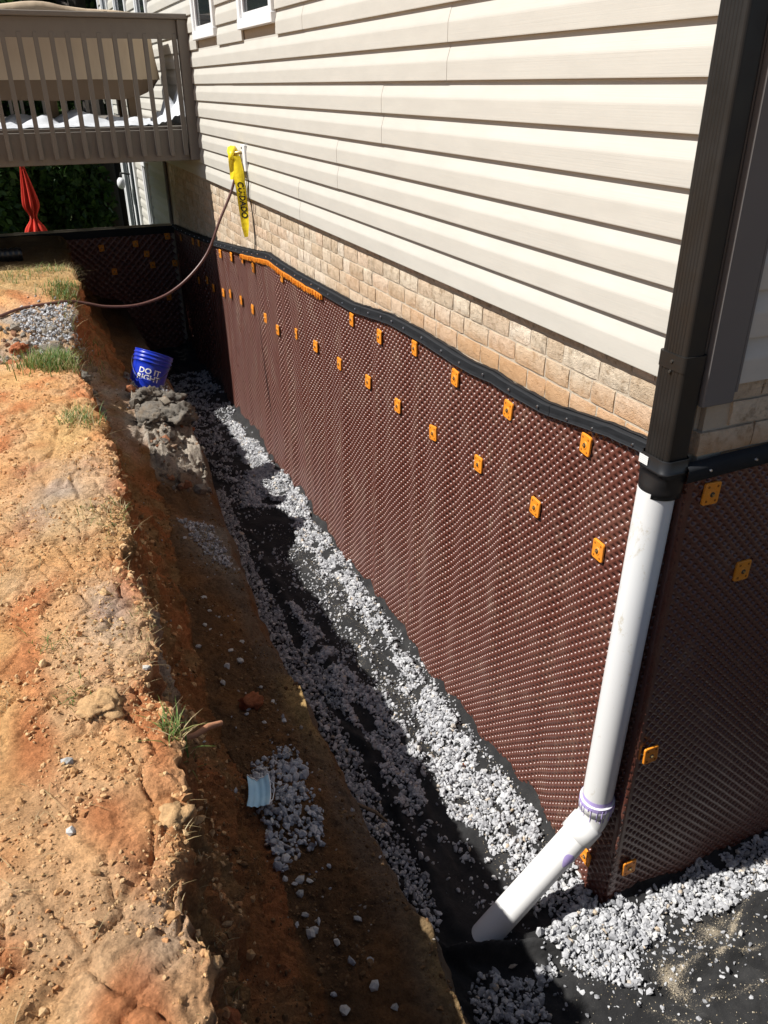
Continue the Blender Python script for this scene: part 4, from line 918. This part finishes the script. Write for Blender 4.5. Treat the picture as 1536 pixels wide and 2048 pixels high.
def put(x, y, r_, lay=0.0):
    if x > -.02 and y > -.02: return
    if drop_g(x, y) > -2.06: return
    pts.append((x, y, drop(x, y)+r_*.45+lay)); rad.append(r_)
def rsz(): return min(.0165, max(.0045, rnd.lognormvariate(math.log(.0071), .40)))
def fill(poly, per_m2, cover=1.0, lay=.018, ns=9.0, thr=-.25):
    xs = [p[0] for p in poly]; ys = [p[1] for p in poly]; n = int(per_m2*(max(xs)-min(xs))*(max(ys)-min(ys)))
    for _ in range(n):
        x, y = rnd.uniform(min(xs), max(xs)), rnd.uniform(min(ys), max(ys))
        x2, y2 = x + .035*noise.noise(Vector((x*14, y*14, 3)))+.018*noise.noise(Vector((x*45, y*45, 3))), y+.05*noise.noise(Vector((x*14, y*14, 9)))
        if not inside(poly, x2, y2): continue
        k = noise.noise(Vector((x*ns, y*ns, 2.2)))
        if k < thr + (1-cover)*.6: continue
        put(x, y, rsz(), rnd.random()*lay*min(1, max(0, k-thr)*2.5))
for _ in range(15000):
    y = rnd.uniform(-.75, 4.2); x = rnd.uniform(-.93, -.5)
    if x < P1r(y)+.012*noise.noise(Vector((y*18, 1, 1))): put(x, y, rsz(), rnd.random()*.02)
fill(P2, 11000, .95, .012, 9, -.28); fill(P3, 4200, .55, .006, 14); fill(P4, 12500, 1.0, .016, 9, -.36); fill(P5, 14000, 1.0, .020, 8, -.46); fill(P6, 8500, 1, .02); fill(P7, 8000, .95, .015, 8, -.3); fill(P8, 3600, .85, .015)
for _ in range(2300):       # strays over the fabric
    y = rnd.uniform(-.55, 4.0); x = rnd.uniform(-.62, -.07) if y > 0 else rnd.uniform(-.6, .75)
    if noise.noise(Vector((x*6, y*6, 8))) > -.05: put(x, y, rsz()*rnd.uniform(.45, 1.0))
for _ in range(420):
    x, y = rnd.gauss(.0, .22), rnd.gauss(-.22, .10)
    if y < -.03: put(x, y, rsz()*rnd.uniform(.4, .95))
for _ in range(1700):
    y = rnd.uniform(.7, 3.2); x = rnd.uniform(-.46, -.16)
    if noise.noise(Vector((x*8, y*5, 21))) > -.08: put(x, y, rsz()*rnd.uniform(.5, 1.0))
for _ in range(420):       # small clusters against the membrane's foot
    y = rnd.triangular(.2, 4.5, .6); put(rnd.gauss(-.055, .012), y, rsz()*rnd.uniform(.4, .8))
grv = rocks('gravel', pts, rad, M['gravel']); tag(grv, 'grey crushed stone spread over the trench floor', 'gravel', kind='stuff')
G1 = [[-1.139, .515], [-1.08, .478], [-1.083, .38], [-1.101, .284], [-1.102, .169], [-1.127, .059], [-1.203, .038], [-1.291, -.054], [-1.307, -.026], [-1.296, .109], [-1.296, .341], [-1.255, .398]]
G2 = [[-1.163, 2.387], [-.983, 2.339], [-.98, 1.913], [-.98, 1.709], [-1.106, 2.013]]
G3 = [[-1.817, 4.45], [-1.68, 4.56], [-1.391, 4.57], [-1.395, 4.40], [-1.454, 4.12], [-1.702, 4.095]]
G4 = [[-1.696, 4.1], [-1.553, 4.1], [-1.579, 3.842], [-1.695, 3.894]]
def pile(poly, per_m2, lay, lab, sc=1.0):
    global pts, rad
    pts, rad = [], []; xs = [p[0] for p in poly]; ys = [p[1] for p in poly]
    for _ in range(int(per_m2*(max(xs)-min(xs))*(max(ys)-min(ys)))):
        x, y = rnd.uniform(min(xs), max(xs)), rnd.uniform(min(ys), max(ys))
        if inside(poly, x+.02*noise.noise(Vector((x*14, y*14, 3))), y): r_ = rsz()*sc; pts.append((x, y, drop_g(x, y)+r_*.45+rnd.random()*lay)); rad.append(r_)
    for _ in range(len(pts)//9):
        x, y = rnd.gauss(sum(xs)/len(xs), .10), rnd.gauss(sum(ys)/len(ys), .24); r_ = rsz()*sc*.8
        pts.append((x, y, drop_g(x, y)+r_*.4)); rad.append(r_)
    return tag(rocks('gravel', pts, rad, M['gravel']), lab, 'gravel', kind='stuff')
pile(G1, 7600, .012, 'grey gravel pile on the earth bench under the blue mask', 1.0)
pile(G2, 6000, .012, 'dusty gravel spill on the earth bench', .75)
pile(G3, 5200, .02, 'pale gravel spill beside the hose on the bank top', 1.0); pile(G4, 4000, .012, 'small pale gravel patch in the gully', 1.0)
pile([[-1.12, 4.55], [-.85, 4.5], [-.84, 4.0], [-1.1, 4.05]], 4200, .012, 'loose gravel around the foot of the blue bucket', .95)
# sand and grit on the near fabric folds
pts, rad = [], []
for _ in range(12000):
    x, y = rnd.uniform(-.35, .75), rnd.uniform(-.75, -.15)
    if rnd.random() < sandk(x, y)-.02: r_ = rnd.choice([.0009, .0012, .0016, .0022, .003]); pts.append((x, y, drop(x, y)+r_*.3)); rad.append(r_)
for _ in range(2600):
    y = rnd.uniform(.2, 3.4); x = rnd.choice([-.28, -.22, -.10, -.33])+rnd.gauss(0, .02)+.04*math.sin(y*3); r_ = rnd.choice([.0010, .0014, .0018, .0022]); pts.append((x, y, drop(x, y)+r_*.3)); rad.append(r_)
tag(rocks('sand_grit', pts, rad, M['sand'], .8), 'sandy grit scattered on the black fabric folds', 'sand', kind='stuff')
# crumbs of soil over bank, cut and bench
pts, rad = [], []; pts2, rad2 = [], []
for _ in range(21000):
    y = rnd.triangular(-.9, 5.0, -.6); x = rnd.uniform(-2.1, rimx(y)) if rnd.random() < .55 else rnd.uniform(rimx(y)-.06, brx(y)+.02)
    k = noise.noise(Vector((x*5, y*5, 6)))
    if k < -.15: continue
    r_ = min(.010, rnd.lognormvariate(math.log(.0023), .55)); (pts if x < rimx(y)+.03 else pts2).append((x, y, drop_g(x, y)+r_*.35)); (rad if x < rimx(y)+.03 else rad2).append(r_)
for _ in range(900):
    y = rnd.uniform(-.9, 1.8); x = rimx(y)+rnd.gauss(.03, .05); r_ = min(.014, rnd.lognormvariate(math.log(.005), .5)); pts.append((x, y, drop_g(x, y)+r_*.2)); rad.append(r_)
tag(rocks('soil_crumbs', pts, rad, M['clod'], .8, .25), 'crumbs of dry orange clay lying over the bank and bench', 'soil', kind='stuff')
pts, rad = [], []
for _ in range(700):
    if rnd.random() < .5: y = rnd.uniform(3.25, 4.35); x = rnd.uniform(-2.1, -1.35)
    else: y = rnd.uniform(3.0, 4.8); x = rnd.uniform(-1.15, -.82)
    r_ = min(.045, rnd.lognormvariate(math.log(.014), .55)); pts.append((x, y, drop_g(x, y)+r_*.25)); rad.append(r_)
tag(rocks('clay_clods', pts, rad, M['spoil'], .8, .22), 'grey and red clay clods heaped in the gully and below the bucket', 'soil', kind='stuff')
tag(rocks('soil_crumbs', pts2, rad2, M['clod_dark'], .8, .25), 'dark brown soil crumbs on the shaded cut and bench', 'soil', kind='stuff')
# single lumps and stones
def lump(name, loc, size, mat, label, cat, group=None, seed=0, sub=3, rough=.28, yaw=0, sink=.3):
    import bmesh; sub = 4 if sub == 3 and max(size) > .045 else sub
    bm = bmesh.new(); bmesh.ops.create_icosphere(bm, subdivisions=sub, radius=1)
    for v in bm.verts:
        p = v.co.copy(); k = 1 + rough*noise.fractal(p*1.3+Vector((seed*3.1, 0, 0)), .7, 2, 3) + rough*.5*noise.fractal(p*3.6+Vector((seed, 2, 0)), .6, 2, 5)
        q = abs(noise.noise(p*2.2+Vector((seed*2, 5, 1)))); k -= .16*math.exp(-(q/.07)**2); v.co = Vector((p.x*size[0], p.y*size[1], p.z*size[2]))*k*(1-.25*q)
    me = bpy.data.meshes.new(name); bm.to_mesh(me); bm.free()
    if sub > 2: me.polygons.foreach_set('use_smooth', [True]*len(me.polygons))
    o = link(name, me, mat); z = drop(loc[0], loc[1]) if len(loc) == 2 else loc[2]
    o.location = (loc[0], loc[1], z+size[2]*(1-2*sink)); o.rotation_euler.z = yaw
    return tag(o, label, cat, group)
lump('stone', (-1.75, -.153), (.016, .012, .010), M['stone'], 'pale angular stone alone on the yellowish clay of the bank', 'stone', seed=1, sub=1, rough=.4)
lump('stone', (-1.755, -.349), (.011, .010, .008), M['stone'], 'small white pebble alone on reddish cracked clay', 'stone', seed=2, sub=1, rough=.4)
lump('stone', (-1.545, .12), (.012, .010, .009), M['stone'], 'whitish stone tucked into the hollow behind the grass tuft', 'stone', seed=3, sub=1, rough=.4)
BS = [(-1.293, 1.117), (-1.188, 1.412), (-1.232, 1.29), (-1.151, 1.409), (-1.20, .688), (-1.147, 1.025), (-1.169, 1.105), (-1.29, -.063), (-1.25, -.072), (-1.132, -.22), (-1.224, -.083), (-1.274, -.239), (-1.262, -.229), (-1.212, -.278), (-1.149, -.351), (-1.165, -.423), (-1.136, -.483), (-1.261, -.462), (-1.262, -.112), (-1.27, -.182), (-1.25, .877), (-1.115, .844), (-1.099, .728), (-1.16, .62), (-1.19, 1.52), (-1.10, 1.2), (-1.21, .98)]
for i, (x, y) in enumerate(BS):
    s = rnd.uniform(.010, .019); lump('stone', (x, y), (s, s*.8, s*.6), M['stone'], 'loose grey stone lying on the brown earth bench', 'stone', 'loose stones on the earth bench', seed=20+i, sub=1, rough=.4, yaw=rnd.uniform(0, 6))
lump('clay_lump', (-1.182, .712), (.042, .036, .032), M['red_clay'], 'round reddish clay lump on the dark earth bench', 'clay lump', seed=5, rough=.45)
lump('clay_lump', (-.188, .857), (.022, .017, .015), M['red_clay'], 'small orange clay lump on the sunlit gravel', 'clay lump', seed=6, rough=.35)
lump('clay_lump', (-1.665, .0), (.050, .055, .030), M['tan_clod'], 'rounded tan clay lump bulging from the bank top', 'clay lump', seed=7, rough=.42, sink=.45)
lump('clay_lump', (-1.555, -.62), (.034, .05, .03), M['red_clay'], 'crumbling orange clay lump at the bank edge', 'clay lump', seed=8, rough=.4, sink=.3)
lump('clay_lump', (-1.565, -.37), (.036, .034, .022), M['tan_clod'], 'tan clay slab breaking off at the bank edge above the mask', 'clay lump', seed=9, rough=.5, sink=.42)
for i, (x, y, s) in enumerate([(-1.02, 3.65, .12), (-.93, 3.95, .10), (-1.06, 3.95, .09), (-.90, 3.55, .10), (-1.1, 3.55, .08)]):
    lump('clay_lump', (x, y), (s, s*1.25, s*.75), M['grey_clay'], ['big pitted grey clay lump below the blue bucket', 'grey clay lump overhanging the trench below the bucket', 'grey clay lump close to the bucket foot', 'jutting grey clay lump at the bench rim', 'small grey clay lump against the cut face'][i], 'clay lump', seed=30+i, rough=.42, yaw=i, sink=.36)
for i, (x, y, s, m_) in enumerate([(-1.60, 3.72, .10, 'grey_clay'), (-1.72, 3.80, .075, 'red_clay'), (-1.50, 3.62, .08, 'grey_clay'), (-1.82, 3.70, .085, 'red_clay'), (-1.68, 3.50, .06, 'grey_clay'), (-1.55, 3.95, .07, 'grey_clay'), (-1.46, 3.35, .07, 'grey_clay'), (-1.80, 4.05, .06, 'red_clay')]):
    lump('clay_lump', (x, y), (s, s*1.1, s*.7), M[m_], ['large grey clay lump in the gully behind the grass patch', 'red brown clay block in the gully under the gravel spill', 'grey clay lump at the gully mouth over the cut', 'red clay clod in the gully on the bank top', 'small grey clod right behind the grass patch', 'grey clod below the pale gravel spill', 'grey clod beside the green grass patch at the bank edge', 'red clod in the upper gully'][i], 'clay lump', seed=50+i, rough=.4, yaw=i*1.3, sink=.33)

# ------------------------------------------------------------------ mask, sticks, roots
mk = empty('face_mask', (-1.286, .222, drop_g(-1.286, .222)+.040), 'crumpled light blue face mask lying on the gravel pile', 'face mask')
def mkf(u, v_):
    x = (u-.5)*.066; y = (v_-.5)*.128; z = .013*abs(u-.45)*2 + .0035*math.sin(v_*9+1) + .002*math.sin(u*22) + .004*math.sin(u*3+v_*3)
    return (x+.004*math.sin(v_*4), y+.009*abs(u-.45)*2*(1 if v_ > .5 else -.3), z)
o = MB().grid(mkf, 22, 30).build('pleated_panel', M['mask'], mk, True)
def mkb(u, v_):
    x, y, z = mkf(.955+.045*u, v_); return (x+.003, y, z+.0025)
MB().grid(mkb, 3, 30).build('edge_band', M['maskw'], mk, True)
def mkn(u, v_):
    x, y, z = mkf(u, .965+.035*v_); return (x, y+.003, z+.0025)
MB().grid(mkn, 22, 3).build('edge_band', M['maskw'], mk, True)
MB().tube([(.033, .05, .010), (.047, .04, .004), (.050, .01, .002), (.045, -.03, .003), (.034, -.05, .010)], .0016, 5).build('ear_loop', M['maskw'], mk, True)
mk.rotation_euler = (R(-5), R(4), R(-16))
a = Vector((-.972, .30, -1.435)); b = Vector((-.866, .185, -1.465))
o = MB().tube([a+Vector((-.05, .03, -.02)), a, a.lerp(b, .3)+Vector((0, 0, .012)), a.lerp(b, .65)+Vector((.01, 0, .008)), b], [.0080, .0075, .0068, .006, .004], 8).build('stick', M['stick'], None, True); tag(o, 'dead root stick poking out of the bench edge over the gravel', 'stick')
a = Vector((-1.47, -.02, -.66))
o = MB().tube([a+Vector((-.04, -.01, .01)), a, a+Vector((.04, .03, -.012)), a+Vector((.075, .05, -.03))], [.006, .0075, .0085, .007], 8).build('root_stub', M['root'], None, True); tag(o, 'short reddish root stub sticking out of the cut below the grass tuft', 'root')
o = MB().tube([(-1.545, -.50, drop_g(-1.545, -.50)+.006), (-1.54, -.55, drop_g(-1.54, -.55)+.012), (-1.55, -.63, drop_g(-1.55, -.63)+.008)], [.0022, .0026, .0018], 6).build('twig', M['stick'], None, True); tag(o, 'thin twig lying across the crumbling bank edge', 'twig')
# roll of black drain pipe under the deck
cr = MB()
def crf(u, v_):
    w = 2*math.pi*v_; r_ = .060+.006*math.sin(u*220); return (-3.3+1.62*u, 6.62+.1*math.sin(u*2)+r_*math.cos(w), -.605+r_*math.sin(w))
cr.grid(crf, 180, 14); o = cr.build('corrugated_pipe', M['corr'], None, True); tag(o, 'black corrugated drain pipe lying in the dark under the deck', 'pipe')

# ------------------------------------------------------------------ grass
def blades(name, P, H, W, lean, mat, parent=None, seg=3):
    P = np.array(P); n = len(P); H = np.array(H); a = rng.uniform(0, 2*np.pi, n); ln = np.array(lean)*rng.uniform(.4, 1.2, n); side = np.stack([-np.sin(a), np.cos(a), np.zeros(n)], 1); out = np.stack([np.cos(a), np.sin(a), np.zeros(n)], 1)
    V = np.zeros((n, (seg+1)*2, 3))
    for k in range(seg+1):
        t_ = k/seg; c = P + out*(ln*H*t_**1.7)[:, None] + np.array([0, 0, 1])*(H*(t_ - .35*np.minimum(1.5, ln)*t_*t_))[:, None]; w = (W*(1-t_)**.6+.0001)
        V[:, 2*k] = c-side*w; V[:, 2*k+1] = c+side*w
    nv = (seg+1)*2; q = np.array([(2*k, 2*k+1, 2*k+3, 2*k+2) for k in range(seg)])
    F = (q[None]+(np.arange(n)*nv)[:, None, None]).reshape(-1, 4)
    me = bpy.data.meshes.new(name); me.from_pydata(V.reshape(-1, 3).tolist(), [], F.tolist()); return link(name, me, mat, parent)
def tuft(cx, cy, r, n, h, label, lean=.8, dry=.25, w=.0016):
    z0 = drop_g(cx, cy); t_ = empty('grass_tuft', (cx, cy, z0), label, 'grass')
    def mk_(k, m_, hh):
        P = []; H = []
        for _ in range(k):
            x, y = rnd.gauss(0, r), rnd.gauss(0, r*1.2); P.append((x, y, drop_g(cx+x, cy+y)-z0-.004)); H.append(hh*rnd.uniform(.45, 1.15))
        blades('blades', P, H, w, lean, m_, t_)['kind'] = 'stuff'
    mk_(int(n*(1-dry)), M['grass'], h); mk_(int(n*dry)+2, M['straw'], h*.9)
tuft(-1.522, -.12, .014, 80, .062, 'bright green grass tuft hanging over the bank edge', 1.1, .25, .0017)
tuft(-1.60, 3.10, .085, 1100, .105, 'wide green grass patch on the bank before the gully', .7, .2, .0026)
tuft(-1.545, 2.08, .05, 230, .07, 'sparse green tuft on the orange bank edge', .9, .45, .002)
tuft(-1.53, 1.05, .05, 130, .05, 'thin yellowish tuft on the grey patch at the bank edge', 1.0, .6, .0016)
tuft(-1.52, .36, .04, 110, .03, 'dry tuft fringing the bank edge by the grey patch', 1.1, .85, .0012)
tuft(-1.52, .22, .035, 90, .028, 'dry rootlets fringing the bank edge over the bench', 1.2, .95, .0011)
tuft(-1.77, .30, .03, 55, .04, 'tiny green sprig on the pinkish clay', .9, .4, .0013)
tuft(-1.72, .06, .025, 36, .035, 'tiny yellow green sprig by the tan clay lump', .9, .5, .0013)
tuft(-1.53, -.42, .02, 45, .028, 'dry grass tuft hanging below the tan clay slab', 1.2, .95, .0011)
tuft(-1.55, -.56, .022, 45, .025, 'dry grass fringe above the crumbling orange lump', 1.2, .95, .0011)
tuft(-1.44, 4.75, .07, 420, .10, 'green grass patch beside the hose on the bank edge', .8, .25, .0026)
tuft(-1.40, 4.35, .05, 160, .12, 'straggly dry tuft hanging at the bank edge below the hose', 1.1, .8, .0024)
tuft(-1.46, 3.0, .07, 260, .09, 'dry straw tuft at the bank edge beside the green patch', 1.0, .9, .0024)
tuft(-1.50, 5.6, .10, 300, .08, 'low green weeds at the far end of the sunny bank', .8, .3, .0026)
tuft(-1.80, 5.3, .12, 260, .07, 'thin green weeds in the straw near the deck shadow', .8, .5, .0026)
P = []; H = []
for _ in range(2200):
    y = rnd.triangular(-.9, 6.0, .9); x = rnd.uniform(-2.2, rimx(y)+.02)
    if noise.noise(Vector((x*3.5, y*3.5, 11))) > .02 or y > 4.75: P.append((x, y, drop_g(x, y)-.001)); H.append(rnd.uniform(.012, .045)*(1+.25*max(0, y)))
for _ in range(1300):
    y = rnd.uniform(4.72, 6.1); x = rnd.uniform(-2.3, rimx(y)+.03); P.append((x, y, drop_g(x, y)-.001)); H.append(rnd.uniform(.03, .09))
o = blades('dry_grass', P, H, .0007, 2.2, M['straw']); tag(o, 'dry straw fibres strewn over the clay bank', 'dry grass', kind='stuff')
P = []; H = []
for _ in range(330):
    y = rnd.uniform(-.9, 1.8); x = rimx(y)+rnd.uniform(-.03, .05); P.append((x, y, drop_g(x, y)-.004)); H.append(rnd.uniform(.008, .026))
o = blades('hanging_rootlets', P, H, .0005, 2.0, M['straw']); tag(o, 'fine dry rootlets fringing the cut edge of the bank', 'roots', kind='stuff')

# ------------------------------------------------------------------ trees beyond the deck
def leaves(name, cen, rad, n, size, parent, mat, lobes=9, seed=0):
    r_ = np.random.default_rng(seed); L = r_.normal(size=(lobes, 3)); L /= np.linalg.norm(L, axis=1)[:, None]; L *= r_.uniform(.25, .75, (lobes, 1)); lr = r_.uniform(.28, .5, lobes)
    k = r_.integers(0, lobes, n); d = r_.normal(size=(n, 3)); d /= np.linalg.norm(d, axis=1)[:, None]; P = (L[k]+d*(lr[k]*r_.uniform(.45, 1.0, n)**.5)[:, None])*np.array(rad)+np.array(cen)
    A = r_.normal(size=(n, 3)); A /= np.linalg.norm(A, axis=1)[:, None]; B = np.cross(A, r_.normal(size=(n, 3))); B /= np.linalg.norm(B, axis=1)[:, None]
    s = size*r_.uniform(.6, 1.3, n)[:, None]; V = np.stack([P-A*s, P+B*s*.55, P+A*s, P-B*s*.55], 1).reshape(-1, 3); F = np.arange(n*4).reshape(-1, 4)
    me = bpy.data.meshes.new(name); me.from_pydata(V.tolist(), [], F.tolist()); return link(name, me, mat, parent)
def tree(x, y, h, r_, label, trunk=.2, seed=0, n=6500, low=.25):
    t_ = empty('tree', (x, y, -2.35), label, 'tree', 'trees behind the house'); lean = rnd.uniform(-.3, .3)
    m = MB().tube([(0, 0, -.1), (lean*.15, 0, h*.25), (lean*.5, .1, h*.55), (lean, .1, h*.9)], [trunk*1.15, trunk, trunk*.7, trunk*.15], 14)
    for k in range(7):
        zz = h*rnd.uniform(.4, .8); w = rnd.uniform(0, 6.28); q = rnd.uniform(.5, .8)*r_; m.tube([(lean*zz/h, 0, zz), (math.cos(w)*q*.5, math.sin(w)*q*.5, zz+.25*q), (math.cos(w)*q, math.sin(w)*q, zz+.6*q)], [trunk*.4, trunk*.25, trunk*.06], 7)
    m.build('trunk', M['bark'], t_, True)
    leaves('crown', (lean*.5, 0, h*(low+1)/2), (r_, r_, h*(1-low)/1.55), n, .11, t_, M['leaf'], 13, seed)
tree(.02, 16.0, 9.5, 2.6, 'thick grey trunked tree seen under the deck beside the house end', .20, 1, 7000, .42)
tree(.46, 17.2, 9.0, 2.4, 'second grey trunk standing just behind the thick one', .13, 2, 6000, .42)
tree(-1.6, 19.5, 8.5, 2.6, 'leafy tree behind the red umbrella', .15, 3, 9000, .2)
tree(-3.6, 18.0, 8.0, 2.6, 'leafy tree left of the umbrella behind the covered furniture', .15, 4, 9000, .2)
tree(-5.8, 21, 9.0, 3.0, 'tall leafy tree at the far left of the yard', .18, 5, 8000, .2)
tree(1.6, 22, 9.0, 3.0, 'leafy tree showing past the house end', .18, 6, 9000, .15)
tree(-.6, 24.5, 10, 3.2, 'broad tree at the back between the trunks and the umbrella', .2, 7, 9000, .15)
def bush(x, y, h, r_, label, seed, n=5200):
    b = empty('bush', (x, y, -2.35), label, 'bush', 'bushes behind the house')
    MB().tube([(0, 0, -.05), (.05, 0, h*.35), (.1, .05, h*.6)], [.05, .035, .012], 8).build('stem', M['bark'], b, True)
    leaves('foliage', (0, 0, h*.52), (r_, r_, h*.62), n, .085, b, M['leaf'], 10, seed)
for i, (x, y, h, r_, l) in enumerate([(-2.0, 15.2, 2.7, 1.0, 'bush right behind the red umbrella'), (-.75, 15.6, 2.6, .9, 'bush filling the gap beside the thick trunk'), (-1.3, 18, 3.4, 1.4, 'taller bush at the back behind the umbrella'), (.9, 18.6, 3.2, 1.2, 'bush in front of the trees past the house end'), (-3.5, 15.5, 2.9, 1.2, 'bush left of the red umbrella'), (-.2, 20.5, 4.0, 1.6, 'high bush between the trunks at the back'), (-2.7, 20.5, 4.2, 1.7, 'high bush left of the trunks at the back')]): bush(x, y, h, r_, l, 60+i)
for o in bpy.data.objects:
    if '_w' in o: del o['_w']
